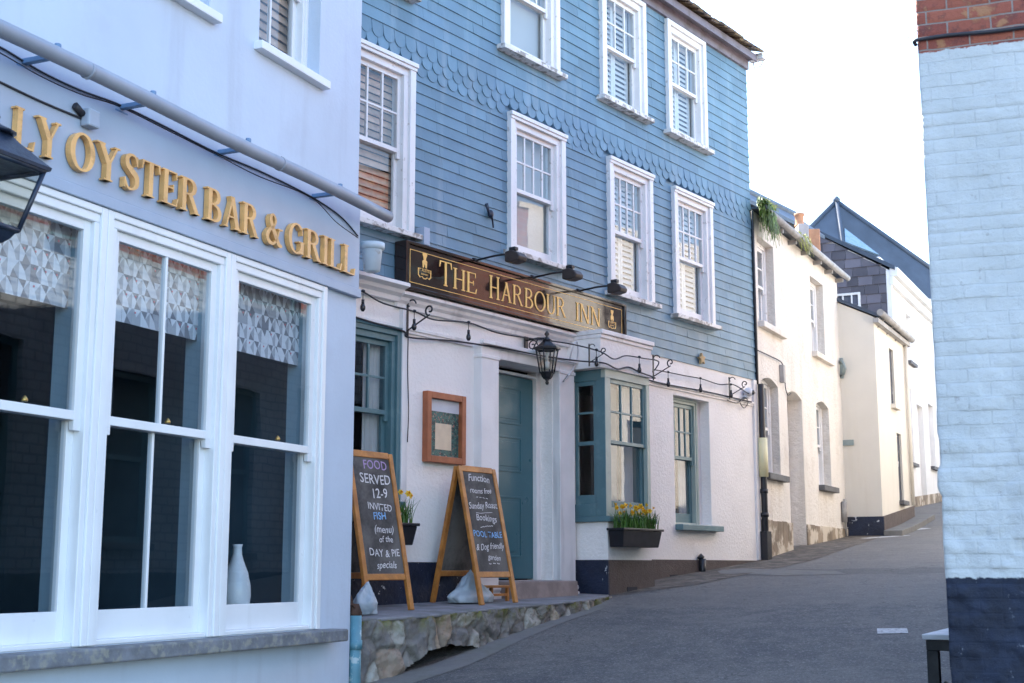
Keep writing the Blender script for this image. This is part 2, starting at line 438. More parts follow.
# ------------------------------------------------------------------ mesh builder
class MB:
    def __init__(s):
        s.b = bmesh.new()

    def face(s, pts, mi=0):
        vs = [s.b.verts.new(p) for p in pts]
        f = s.b.faces.new(vs)
        f.material_index = mi
        return f

    def box(s, x0, x1, y0, y1, z0, z1, mi=0):
        v = [s.b.verts.new(p) for p in ((x0, y0, z0), (x1, y0, z0), (x1, y1, z0), (x0, y1, z0),
                                        (x0, y0, z1), (x1, y0, z1), (x1, y1, z1), (x0, y1, z1))]
        for q in ((0, 3, 2, 1), (4, 5, 6, 7), (0, 1, 5, 4), (1, 2, 6, 5), (2, 3, 7, 6), (3, 0, 4, 7)):
            s.b.faces.new([v[i] for i in q]).material_index = mi
        return s

    def hexa(s, p, mi=0):
        v = [s.b.verts.new(q) for q in p]
        for q in ((0, 3, 2, 1), (4, 5, 6, 7), (0, 1, 5, 4), (1, 2, 6, 5), (2, 3, 7, 6), (3, 0, 4, 7)):
            s.b.faces.new([v[i] for i in q]).material_index = mi
        return s

    def prism(s, pts, y0, y1, mi=0):
        a = [s.b.verts.new((x, y0, z)) for x, z in pts]
        c = [s.b.verts.new((x, y1, z)) for x, z in pts]
        n = len(pts)
        s.b.faces.new(a).material_index = mi
        s.b.faces.new(c[::-1]).material_index = mi
        for i in range(n):
            s.b.faces.new((a[i], c[i], c[(i + 1) % n], a[(i + 1) % n])).material_index = mi
        return s

    def prism_z(s, pts, z0, z1, mi=0):
        zz = lambda z, x, y: z(x, y) if callable(z) else z
        a = [s.b.verts.new((x, y, zz(z0, x, y))) for x, y in pts]
        c = [s.b.verts.new((x, y, zz(z1, x, y))) for x, y in pts]
        n = len(pts)
        s.b.faces.new(a[::-1]).material_index = mi
        s.b.faces.new(c).material_index = mi
        for i in range(n):
            s.b.faces.new((a[i], a[(i + 1) % n], c[(i + 1) % n], c[i])).material_index = mi
        return s

    def bar(s, p, q, w, h, mi=0, up=(0, 0, 1)):
        p, q = Vector(p), Vector(q)
        d = (q - p).normalized()
        a = d.cross(Vector(up))
        if a.length < 1e-4:
            a = d.cross(Vector((1, 0, 0)))
        a.normalize()
        c = a.cross(d)
        a *= w / 2
        c *= h / 2
        s.hexa([p - a - c, p + a - c, q + a - c, q - a - c, p - a + c, p + a + c, q + a + c, q - a + c], mi)
        return s

    def tube(s, pts, r, n=8, mi=0, cap=True):
        pts = [Vector(p) for p in pts]
        rr = r if isinstance(r, (list, tuple)) else [r] * len(pts)
        rings = []
        nrm = None
        for i, p in enumerate(pts):
            d = (pts[min(i + 1, len(pts) - 1)] - pts[max(i - 1, 0)]).normalized()
            if nrm is None:
                nrm = d.cross(Vector((0, 0, 1)))
                if nrm.length < 1e-3:
                    nrm = d.cross(Vector((1, 0, 0)))
            nrm = (nrm - d * nrm.dot(d)).normalized()
            bn = d.cross(nrm)
            rings.append([s.b.verts.new(p + (nrm * math.cos(6.28319 * k / n) + bn * math.sin(6.28319 * k / n)) * rr[i]) for k in range(n)])
        for a, c in zip(rings, rings[1:]):
            for k in range(n):
                f = s.b.faces.new((a[k], a[(k + 1) % n], c[(k + 1) % n], c[k]))
                f.material_index = mi
                f.smooth = True
        if cap:
            s.b.faces.new(rings[0][::-1]).material_index = mi
            s.b.faces.new(rings[-1]).material_index = mi
        return s

    def lathe(s, cx, cy, prof, n=20, mi=0, rot=0.0, smooth=True, caps=True):
        rings = []
        for r, z in prof:
            rings.append([s.b.verts.new((cx + r * math.cos(rot + 6.28319 * k / n), cy + r * math.sin(rot + 6.28319 * k / n), z)) for k in range(n)])
        for a, c in zip(rings, rings[1:]):
            for k in range(n):
                f = s.b.faces.new((a[k], a[(k + 1) % n], c[(k + 1) % n], c[k]))
                f.material_index = mi
                f.smooth = smooth
        if caps:
            s.b.faces.new(rings[0][::-1]).material_index = mi
            s.b.faces.new(rings[-1]).material_index = mi
        return s

    def blob(s, c, rad, seed=0, amp=.2, nu=24, nv=14, mi=0, flat=None, peak=0.0):
        g = []
        for j in range(nv + 1):
            th = math.pi * j / nv
            row = []
            for i in range(nu):
                ph = 6.28319 * i / nu
                d = Vector((math.sin(th) * math.cos(ph), math.sin(th) * math.sin(ph), math.cos(th)))
                k = 1 + amp * noise.noise(d * 1.7 + Vector((seed * 3.7, 0, 0))) + amp * .28 * noise.noise(d * 6 + Vector((seed, 2, 0)))
                tp = 1 - peak * max(0, d.z)
                p = Vector((c[0] + d.x * rad[0] * k * tp, c[1] + d.y * rad[1] * k * tp, c[2] + d.z * rad[2] * k))
                if flat is not None and p.z < flat:
                    p.z = flat
                row.append(s.b.verts.new(p))
            g.append(row)
        for j in range(nv):
            for i in range(nu):
                f = s.b.faces.new((g[j][i], g[j + 1][i], g[j + 1][(i + 1) % nu], g[j][(i + 1) % nu]))
                f.material_index = mi
                f.smooth = True
        return s

    def mesh(s, name, mats, fix=True):
        if fix:
            bmesh.ops.recalc_face_normals(s.b, faces=s.b.faces)
        me = bpy.data.meshes.new(name)
        s.b.to_mesh(me)
        s.b.free()
        for m in (mats if isinstance(mats, (list, tuple)) else [mats]):
            me.materials.append(m)
        return me


def tag(o, label=None, cat=None, group=None, kind=None):
    if label:
        o['label'] = label
    if cat:
        o['category'] = cat
    if group:
        o['group'] = group
    if kind:
        o['kind'] = kind
    return o


WM = {}


def thing(name, label, cat, fr, base=(0, 0, 0), group=None):
    o = bpy.data.objects.new(name, None)
    COL.objects.link(o)
    o.empty_display_size = .2
    mw = fr.m @ Matrix.Translation(base)
    o.matrix_world = mw
    WM[o.name] = mw
    o['frame'] = 0
    FR[o.name] = fr
    return tag(o, label, cat, group)


FR = {}


def bevelmod(o, w, seg=2):
    md = o.modifiers.new('soft edge', 'BEVEL')
    md.width = w
    md.segments = seg
    md.limit_method = 'ANGLE'
    md.angle_limit = R(40)
    md.harden_normals = False


def part(name, mb, mats, parent, fr=None, bevel=0.0, label=None, fix=True):
    fr = fr or FR[parent.name]
    o = bpy.data.objects.new(name, mb.mesh(name, mats, fix) if isinstance(mb, MB) else mb)
    COL.objects.link(o)
    o.parent = parent
    o.matrix_basis = WM[parent.name].inverted() @ fr.m
    WM[o.name] = fr.m.copy()
    FR[o.name] = fr
    if bevel:
        bevelmod(o, bevel)
    if label:
        o['label'] = label
    return o


def solo(name, mb, mats, fr, label=None, cat=None, group=None, kind=None, bevel=0.0, base=None, fix=True):
    me = mb.mesh(name, mats, fix) if isinstance(mb, MB) else mb
    o = bpy.data.objects.new(name, me)
    COL.objects.link(o)
    mw = fr.m.copy()
    if base is not None:
        me.transform(Matrix.Translation(-Vector(base)))
        mw = mw @ Matrix.Translation(base)
    o.matrix_world = mw
    WM[o.name] = mw
    FR[o.name] = fr
    if bevel:
        bevelmod(o, bevel)
    return tag(o, label, cat, group, kind)


# ------------------------------------------------------------------ lettering made of strokes
def glyph(ch, T, t, sf):
    """pieces = polygons in a cap-height-1 box; returns pieces, advance"""
    P = []
    st = max(.045, t * .75)

    def rect(x0, x1, y0, y1):
        P.append([(x0, y0), (x1, y0), (x1, y1), (x0, y1)])

    def stem(x, w=T, a=0.0, b=1.0):
        rect(x - w / 2, x + w / 2, a, b)

    def ser(x, y, w=T):
        h = st
        y0 = 0 if y == 0 else 1 - h
        rect(x - w / 2 - sf, x + w / 2 + sf, y0, y0 + h)

    def diag(x0, y0, x1, y1, w):
        P.append([(x0 - w / 2, y0), (x0 + w / 2, y0), (x1 + w / 2, y1), (x1 - w / 2, y1)])

    def strip(pts, ws):
        L, Rr = [], []
        for i, (x, y) in enumerate(pts):
            a = pts[max(0, i - 1)]
            c = pts[min(len(pts) - 1, i + 1)]
            dx, dy = c[0] - a[0], c[1] - a[1]
            l = math.hypot(dx, dy) or 1
            nx, ny = -dy / l, dx / l
            L.append((x + nx * ws[i] / 2, y + ny * ws[i] / 2))
            Rr.append((x - nx * ws[i] / 2, y - ny * ws[i] / 2))
        P.append(('strip', L, Rr))

    def arc(cx, cy, rx, ry, a0, a1, n=22):
        pts, ws = [], []
        for i in range(n + 1):
            a = R(a0 + (a1 - a0) * i / n)
            pts.append((cx + rx * math.cos(a), cy + ry * math.sin(a)))
            ws.append(t + (T - t) * abs(math.cos(a)) ** 1.5)
        strip(pts, ws)

    def curve(cps, ws, n=30):
        pts, ww = [], []
        m = len(cps) - 1
        for i in range(n + 1):
            k = i / n * m
            j = min(int(k), m - 1)
            f = k - j
            g = lambda q: Vector(cps[max(0, min(m, q))])
            p0, p1, p2, p3 = g(j - 1), g(j), g(j + 1), g(j + 2)
            p = .5 * ((2 * p1) + (p2 - p0) * f + (2 * p0 - 5 * p1 + 4 * p2 - p3) * f * f + (3 * p1 - p0 - 3 * p2 + p3) * f ** 3)
            pts.append((p.x, p.y))
            ww.append(ws[j] + (ws[min(j + 1, m)] - ws[j]) * f)
        strip(pts, ww)

    s = sf + T / 2
    if ch == 'I':
        stem(s); ser(s, 0); ser(s, 1); return P, 2 * s
    if ch == 'L':
        stem(s); ser(s, 0); ser(s, 1); rect(s, s + .52, 0, st); P.append([(s + .46, 0), (s + .54, 0), (s + .58, .26), (s + .54, .26)])
        return P, s + .58
    if ch == 'T':
        c = .37; stem(c); ser(c, 0); rect(.02, .72, 1 - st, 1)
        P.append([(0, .74), (.04, .74), (.10, 1), (.02, 1)]); P.append([(.70, .74), (.74, .74), (.72, 1), (.64, 1)]); return P, .74
    if ch == 'H':
        b = s + .50; stem(s); ser(s, 0); ser(s, 1); stem(b); ser(b, 0); ser(b, 1); rect(s, b, .48, .48 + st); return P, b + s
    if ch == 'E':
        stem(s); ser(s, 0); ser(s, 1); rect(s, s + .44, 1 - st, 1); rect(s, s + .34, .48, .48 + st); rect(s, s + .48, 0, st)
        P.append([(s + .40, 1), (s + .46, 1), (s + .46, .78), (s + .43, .78)]); P.append([(s + .42, 0), (s + .49, 0), (s + .54, .25), (s + .50, .25)])
        rect(s + .30, s + .34, .40, .62); return P, s + .54
    if ch == 'N':
        b = s + .56; stem(s, t * 1.2); ser(s, 0, t); ser(s - .03, 1, t); stem(b, t * 1.2); ser(b, 1, t); diag(s + .02, 1, b - .02, 0, T * 1.15); return P, b + s
    if ch == 'A':
        diag(.13, 0, .43, 1, t * 1.2); diag(.69, 0, .40, 1, T * 1.15); rect(.22, .60, .33, .33 + st); ser(.13, 0, t); ser(.69, 0, T); return P, .69 + s
    if ch == 'Y':
        c = .42; stem(c, T, 0, .50); ser(c, 0); diag(c, .46, .12, 1, T * 1.1); diag(c + .02, .46, .72, 1, t * 1.3); ser(.12, 1, T); ser(.72, 1, t); return P, .72 + s
    if ch == 'R':
        stem(s); ser(s, 0); ser(s, 1); arc(s + .20, .75, .24, .25 - t / 2, -90, 90); rect(s, s + .22, 1 - t, 1); rect(s, s + .22, .5, .5 + t)
        diag(s + .58, 0, s + .26, .54, T * 1.1); ser(s + .58, 0, T * .6); return P, s + .70
    if ch == 'B':
        stem(s); ser(s, 0); ser(s, 1); arc(s + .18, .765, .22, .235 - t / 2, -90, 90); arc(s + .20, .265, .27, .265 - t / 2, -90, 90)
        rect(s, s + .20, 1 - t, 1); rect(s, s + .20, .5, .5 + t); rect(s, s + .22, 0, t); return P, s + .20 + .27 + T / 2 + .02
    if ch == 'O':
        arc(.43, .5, .43 - T / 2, .52 - t / 2, 0, 360, 40); return P, .86
    if ch == 'G':
        arc(.43, .5, .43 - T / 2, .52 - t / 2, 48, 318, 34); stem(.72, T, .02, .44); rect(.54, .84, .44 - st, .44)
        P.append([(.68, .88), (.73, .88), (.75, .66), (.72, .66)]); return P, .86
    if ch == 'S':
        curve([(.52, .76), (.45, .94), (.29, .98), (.14, .88), (.15, .68), (.32, .54), (.50, .40), (.53, .18), (.38, .03), (.20, .03), (.08, .24)],
              [t, t, t * 1.1, T * .8, T * .95, T * 1.1, T * 1.1, T * .9, t * 1.1, t, t], 44)
        rect(.50, .54, .70, .97); rect(.06, .10, .02, .30); return P, .62
    if ch == 'U':
        a, b = s, s + .50
        stem(a, T, .3, 1); ser(a, 1); stem(b, t * 1.2, .3, 1); ser(b, 1, t); arc((a + b) / 2, .31, (b - a) / 2, .30, 180, 360, 26); return P, b + s
    if ch == '&':
        curve([(.86, .56), (.74, .52), (.62, .24), (.42, .03), (.16, .06), (.08, .26), (.22, .46), (.44, .62), (.52, .82), (.38, .98), (.25, .86), (.30, .64), (.52, .32), (.72, .06), (.90, .03)],
              [t, t, t, t * 1.4, T * .9, T, T * .7, t * 1.2, T * .6, t, T * .8, T, T * 1.2, T, t], 64)
        rect(.68, .92, .54, .54 + st); return P, .95
    return P, .3


def text_layout(txt, T, t, sf, gap=.07, space=.42):
    out, x = [], 0.0
    for ch in txt:
        if ch == ' ':
            x += space
            continue
        p, a = glyph(ch, T, t, sf)
        out.append((ch, p, x, a))
        x += a + gap
    return out, x - gap


def letter_mb(pieces, x0, sx, z0, h, yf, depth, xo):
    b = MB()
    for i, p in enumerate(pieces):
        y = yf + i * .0004
        if p[0] == 'strip':
            L, Q = p[1], p[2]
            for a in range(len(L) - 1):
                pts = [L[a], Q[a], Q[a + 1], L[a + 1]]
                v = [(xo + (x0 + q[0]) * sx, z0 + q[1] * h) for q in pts]
                f = [b.b.verts.new((x, y, z)) for x, z in v]
                g = [b.b.verts.new((x, yf + depth, z)) for x, z in v]
                b.b.faces.new(f)
                b.b.faces.new((f[0], f[3], g[3], g[0]))
                b.b.faces.new((f[2], f[1], g[1], g[2]))
                if a == 0:
                    b.b.faces.new((f[1], f[0], g[0], g[1]))
                if a == len(L) - 2:
                    b.b.faces.new((f[3], f[2], g[2], g[3]))
        else:
            b.prism([(xo + (x0 + q[0]) * sx, z0 + q[1] * h) for q in p], y, yf + depth)
    bmesh.ops.remove_doubles(b.b, verts=b.b.verts, dist=1e-6)
    return b


def letters(txt, u0, u1, z0, h, yf, depth, parent, m, T, t, sf, gap=.07, caps=1.0, bevel=0.0):
    lay, tot = text_layout(txt, T, t, sf, gap)
    sx = (u1 - u0) / tot
    for i, (ch, p, x, a) in enumerate(lay):
        part('letter', letter_mb(p, x, sx, z0, h * (caps if i == 0 else 1), yf, depth, u0), m, parent, bevel=bevel)


def font_mesh(txt, size, align='LEFT', shear=0.0):
    cu = bpy.data.curves.new('txt', 'FONT')
    cu.body = txt
    cu.size = size
    cu.align_x = align
    cu.shear = shear
    cu.offset = size * .004
    cu.resolution_u = 3
    ob = bpy.data.objects.new('txt', cu)
    COL.objects.link(ob)
    dg = bpy.context.evaluated_depsgraph_get()
    me = bpy.data.meshes.new_from_object(ob.evaluated_get(dg))
    bpy.data.objects.remove(ob)
    bpy.data.curves.remove(cu)
    return me


# ------------------------------------------------------------------ walls and windows
def wall(b, x0, x1, z0, z1, holes, y=0.0, depth=.14, mi=0, zbot=None):
    """front sheet with rectangular openings and their reveals; zbot(x) lets the foot follow the ground"""
    xs = sorted({x0, x1, *[h[0] for h in holes], *[h[1] for h in holes]})
    zs = sorted({z0, z1, *[h[2] for h in holes], *[h[3] for h in holes]})
    xs = [x for x in xs if x0 <= x <= x1]
    zs = [z for z in zs if z0 <= z <= z1]
    for i in range(len(xs) - 1):
        for j in range(len(zs) - 1):
            cx, cz = (xs[i] + xs[i + 1]) / 2, (zs[j] + zs[j + 1]) / 2
            if any(h[0] < cx < h[1] and h[2] < cz < h[3] for h in holes):
                continue
            b.face([(xs[i], y, zs[j]), (xs[i + 1], y, zs[j]), (xs[i + 1], y, zs[j + 1]), (xs[i], y, zs[j + 1])], mi)
    for a, c, d, e in holes:
        y1 = y + depth
        b.face([(a, y, d), (a, y, e), (a, y1, e), (a, y1, d)], mi)
        b.face([(c, y, d), (c, y1, d), (c, y1, e), (c, y, e)], mi)
        b.face([(a, y, e), (c, y, e), (c, y1, e), (a, y1, e)], mi)
        b.face([(a, y, d), (a, y1, d), (c, y1, d), (c, y, d)], mi)
    return b


def sash_mb(u0, u1, z0, z1, y0, y1, st, top, bot, nx, ny, mun=.022, horns=False):
    b = MB()
    b.box(u0, u0 + st, y0, y1, z0, z1)
    b.box(u1 - st, u1, y0, y1, z0, z1)
    b.box(u0 + st, u1 - st, y0 + .001, y1, z1 - top, z1)
    b.box(u0 + st, u1 - st, y0 + .001, y1, z0, z0 + bot)
    iu0, iu1, iz0, iz1 = u0 + st, u1 - st, z0 + bot, z1 - top
    for k in range(1, nx):
        x = iu0 + (iu1 - iu0) * k / nx
        b.box(x - mun / 2, x + mun / 2, y0 + .004, y1 - .004, iz0, iz1)
    for k in range(1, ny):
        z = iz0 + (iz1 - iz0) * k / ny
        b.box(iu0, iu1, y0 + .007, y1 - .007, z - mun / 2, z + mun / 2)
    if horns:
        for x0 in (u0, u1 - st):
            b.hexa([(x0, y0, z0 - .06), (x0 + st, y0, z0 - .06), (x0 + st, y1 - .012, z0 - .06), (x0, y1 - .012, z0 - .06),
                    (x0, y0 - .002, z0), (x0 + st, y0 - .002, z0), (x0 + st, y1, z0), (x0, y1, z0)])
    return b


def louvres(parent, u0, u1, z0, z1, y, m, pitch=.055, panels=2, tilt=.5, frame=True, name='shutter'):
    b = MB()
    w = (u1 - u0) / panels
    fr_ = .045 if frame else .0
    for k in range(panels):
        a, c = u0 + k * w + .004, u0 + (k + 1) * w - .004
        if frame:
            b.box(a, a + fr_, y - .015, y + .015, z0, z1)
            b.box(c - fr_, c, y - .015, y + .015, z0, z1)
            b.box(a + fr_, c - fr_, y - .014, y + .014, z0, z0 + .06)
            b.box(a + fr_, c - fr_, y - .014, y + .014, z1 - .06, z1)
        z = z0 + (.075 if frame else .02)
        while z < z1 - (.07 if frame else .01):
            hh = pitch * .5
            dy = hh * math.sin(tilt)
            dz = hh * math.cos(tilt)
            b.hexa([(a + fr_, y - dy - .003, z - dz), (c - fr_, y - dy - .003, z - dz), (c - fr_, y - dy + .003, z - dz), (a + fr_, y - dy + .003, z - dz),
                    (a + fr_, y + dy - .003, z + dz), (c - fr_, y + dy - .003, z + dz), (c - fr_, y + dy + .003, z + dz), (a + fr_, y + dy + .003, z + dz)])
            z += pitch
    return part(name, b, m, parent)


def curtain(parent, u0, u1, z0, z1, y, m):
    b = MB()
    n = 26
    prev = None
    for i in range(n + 1):
        x = u0 + (u1 - u0) * i / n
        yy = y + .03 * math.sin(i * 1.7) + .012 * math.sin(i * 3.1)
        cur = [b.b.verts.new((x, yy, z0)), b.b.verts.new((x + .01 * math.sin(i), yy * 1.0, (z0 + z1) / 2)), b.b.verts.new((x, yy, z1))]
        if prev:
            for k in range(2):
                f = b.b.faces.new((prev[k], cur[k], cur[k + 1], prev[k + 1]))
                f.smooth = True
        prev = cur
    return part('curtain', b, m, parent, fix=False)


def sash_window(T, u0, u1, z0, z1, v=0.0, aw=.10, proud=.045, nx=4, ny=2, lnx=1, lny=1, mf=None, ms=None, st=.045, zm=None,
                head=True, sill=None, msill=None, brail=.08, trail=.05, mrail=.045, inner=None, gd=.035, fr=None, bevel=.004):
    mf = mf or M['white_wood']
    ms = ms or mf
    fr = fr or FR[T.name]
    b = MB()
    b.box(u0, u0 + aw * .55, v - proud, v + .13, z0, z1)
    b.box(u1 - aw * .55, u1, v - proud, v + .13, z0, z1)
    b.box(u0 + aw * .55, u0 + aw, v - proud * .5, v + .131, z0, z1 - aw)
    b.box(u1 - aw, u1 - aw * .55, v - proud * .5, v + .131, z0, z1 - aw)
    b.box(u0 + aw * .55, u1 - aw * .55, v - proud * .5, v + .129, z1 - aw, z1 - aw * .45)
    b.box(u0 + aw * .55, u1 - aw * .55, v - proud * .99, v + .13, z1 - aw * .45, z1)
    b.box(u0 + aw, u1 - aw, v - .002, v + .128, z0, z0 + .03)
    if head:
        b.box(u0 - .012, u1 + .012, v - proud - .028, v - proud + .01, z1 - .045, z1 - .001)
        b.box(u0 - .004, u1 + .004, v - proud - .012, v - proud + .01, z1 - .08, z1 - .046)
    W = part('window', b, mf, T, fr, bevel=bevel)
    a, c, lo, hi = u0 + aw, u1 - aw, z0 + .03, z1 - aw
    zm = zm if zm is not None else (lo + hi) / 2
    y0 = v + .015
    part('sash', sash_mb(a, c, zm - mrail / 2, hi, y0, y0 + gd, st, trail, mrail, nx, ny, horns=True), ms, W, bevel=.003)
    part('sash', sash_mb(a, c, lo, zm + mrail / 2, y0 + gd + .003, y0 + 2 * gd + .003, st, mrail, brail, lnx, lny), ms, W, bevel=.003)
    g = MB()
    yy = y0 + gd * .5
    g.face([(a + st, yy, zm), (c - st, yy, zm), (c - st, yy, hi - trail), (a + st, yy, hi - trail)])
    part('glass', g, M['glass'], W, fix=False)
    g = MB()
    yy = y0 + gd * 1.5
    g.face([(a + st, yy, lo + brail), (c - st, yy, lo + brail), (c - st, yy, zm), (a + st, yy, zm)])
    part('glass', g, M['glass'], W, fix=False)
    if sill:
        h, p, ext = sill
        s = MB()
        s.hexa([(u0 - ext, v - proud - p, z0 - h), (u1 + ext, v - proud - p, z0 - h), (u1 + ext, v + .05, z0 - h), (u0 - ext, v + .05, z0 - h),
                (u0 - ext, v - proud - p, z0 - .012), (u1 + ext, v - proud - p, z0 - .012), (u1 + ext, v + .05, z0 - .001), (u0 - ext, v + .05, z0 - .001)])
        part('sill', s, msill or mf, W, bevel=.006)
    yi = v + .145
    if inner == 'shutter':
        louvres(W, a + .02, c - .02, lo, hi, yi, M['shutter_white'], .07)
    elif inner == 'tan':
        louvres(W, a - .02, c + .02, lo, hi, yi, M['shutter_tan'], .075, 1, .35, False, 'slatted_blind')
    elif inner == 'roller':
        q = MB()
        q.box(a - .03, c + .03, yi, yi + .004, lo, hi)
        part('roller_blind', q, M['blind_grey'], W)
    elif inner == 'curtain':
        curtain(W, a + (c - a) * .45, c + .02, lo, hi, yi, M['curtain'])
        curtain(W, a - .06, a + (c - a) * .12, lo, hi, yi, M['curtain'])
    elif inner == 'half':
        curtain(W, a - .05, a + (c - a) * .3, lo, hi, yi, M['curtain'])
        curtain(W, c - (c - a) * .28, c + .05, lo, hi, yi, M['curtain'])
    return W


def room(T, u0, u1, v0, v1, z0, z1, m, fr=None):
    b = MB()
    b.face([(u0, v1, z0), (u1, v1, z0), (u1, v1, z1), (u0, v1, z1)])
    b.face([(u0, v0, z0), (u0, v1, z0), (u0, v1, z1), (u0, v0, z1)])
    b.face([(u1, v0, z0), (u1, v0, z1), (u1, v1, z1), (u1, v1, z0)])
    b.face([(u0, v0, z0), (u1, v0, z0), (u1, v1, z0), (u0, v1, z0)])
    b.face([(u0, v0, z1), (u0, v1, z1), (u1, v1, z1), (u1, v0, z1)])
    return part('room', b, m, T, fr, fix=False)


# ================================================================== SETTING: ground
def ground():
    global GS, GT, GZ
    b = MB()
    ss = [-120, -60, -30, -15, -8, -4, 0] + [i * .5 for i in range(1, 81)] + [45, 52, 60, 80, 120, 160]
    tt = [-120, -60, -30, -15, -8] + [i * .5 for i in range(-10, 19)] + [12, 20, 40, 80, 120]
    g = []
    for s in ss:
        row = []
        for t in tt:
            p = SD * s + TD * t
            z = road_z(p.x, p.y)
            if abs(t) < 9 and 0 < s < 40:
                z += .012 * noise.noise(Vector((s * .6, t * .6, 0)))
            row.append(b.b.verts.new((p.x, p.y, z)))
        g.append(row)
    for i in range(len(ss) - 1):
        for j in range(len(tt) - 1):
            f = b.b.faces.new((g[i][j], g[i][j + 1], g[i + 1][j + 1], g[i + 1][j]))
            f.smooth = True
    GS, GT, GZ = ss, tt, [[v.co.z for v in r] for r in g]
    o = bpy.data.objects.new('road', b.mesh('road', M['asphalt']))
    COL.objects.link(o)
    tag(o, 'worn grey asphalt lane climbing between the houses', kind='structure')


ground()


def ground_z(x, y):
    s_ = x * SD.x + y * SD.y
    t_ = x * TD.x + y * TD.y
    i = max(k for k in range(len(GS) - 1) if GS[k] <= s_)
    j = max(k for k in range(len(GT) - 1) if GT[k] <= t_)
    a = (s_ - GS[i]) / (GS[i + 1] - GS[i])
    c = (t_ - GT[j]) / (GT[j + 1] - GT[j])
    return (GZ[i][j] * (1 - a) + GZ[i + 1][j] * a) * (1 - c) + (GZ[i][j + 1] * (1 - a) + GZ[i + 1][j + 1] * a) * c


def sheet(name, pts, m, lift, label, sub=.14):
    """thin sheet following the road"""
    b = MB()
    vs = [b.b.verts.new((p[0], p[1], 0)) for p in pts]
    b.b.faces.new(vs)
    for _ in range(6):
        ed = [e for e in b.b.edges if e.calc_length() > sub]
        if not ed:
            break
        bmesh.ops.subdivide_edges(b.b, edges=ed, cuts=1, use_grid_fill=True)
    bmesh.ops.triangulate(b.b, faces=b.b.faces)
    for v in b.b.verts:
        v.co.z = ground_z(v.co.x, v.co.y) + lift
    o = bpy.data.objects.new(name, b.mesh(name, m, fix=False))
    COL.objects.link(o)
    for p in o.data.polygons:
        if p.normal.z < 0:
            p.flip()
    return tag(o, label, kind='structure')


def P2(fr, u, off):
    p = fr.w(u, off, 0)
    return (p.x, p.y)


M['gravel'] = mat('gravelly_lane_edge', (.135, .115, .095), .95, .3, 4, .8, 60, bdist=.02, stain=((.055, .05, .045), 7, .5, .66, .7))
sheet('lane_edge', [P2(PUB, 1.1, .5), P2(PUB, 2.4, .85), P2(PUB, 4.2, .8), P2(PUB, 5.9, .75), P2(WHT, 2.5, .8), P2(WHT, 5.2, .62), P2(WHT, 5.2, -.1), P2(WHT, 0, -.1),
                    P2(PUB, 5.8, -.1), P2(PUB, 2.0, -.1), P2(PUB, 1.1, .3)], M['gravel'], .004, 'gravelly brown edge of the lane along the house fronts')
sheet('concrete_band', [(2.30, 17.5), (3.0, 17.9), (4.0, 16.95), (4.02, 16.45), (3.3, 16.6)], M['concrete'], .004, 'pale concrete band across the lane by the pub corner')


def rect_mark(cx, cy, du, dv, az):
    a = R(az)
    U = Vector((math.sin(a), math.cos(a)))
    V = Vector((math.cos(a), -math.sin(a)))
    return [(cx + U.x * i * du + V.x * j * dv, cy + U.y * i * du + V.y * j * dv) for i, j in ((-1, -1), (1, -1), (1, 1), (-1, 1))]


sheet('road_marking', rect_mark(3.24, 11.75, .12, .125, 14), M['road_paint'], .004, 'short worn white dash painted on the lane')
sheet('road_marking', rect_mark(7.0, 24.6, .6, .18, 60), M['road_paint'], .004, 'faded white paint patch by the far house')
sheet('road_marking', rect_mark(6.35, 23.2, .5, .10, 60), M['road_paint'], .004, 'thin faded white line on the upper lane')

# raised pavement in front of the pub
FRONT = [(-3.76, 1.12), (-2.8, 1.15), (-1.75, 1.0), (-.88, .95), (.07, .82), (.75, .62), (1.06, .47)]


def pavement():
    b = MB()
    pts = [(u, o - .022) for u, o in FRONT] + [(1.06, .0), (-4.1, .0), (-4.1, .3)]
    pp = [(u, -o) for u, o in pts]
    b.prism_z(pp, lambda x, y: terr_z(x, -y) - .03, lambda x, y: terr_z(x, -y))
    bmesh.ops.triangulate(b.b, faces=b.b.faces)
    solo('pavement', b, M['flagstone'], PUB, 'raised stone pavement in front of the pub door', kind='structure', bevel=.012)


pavement()


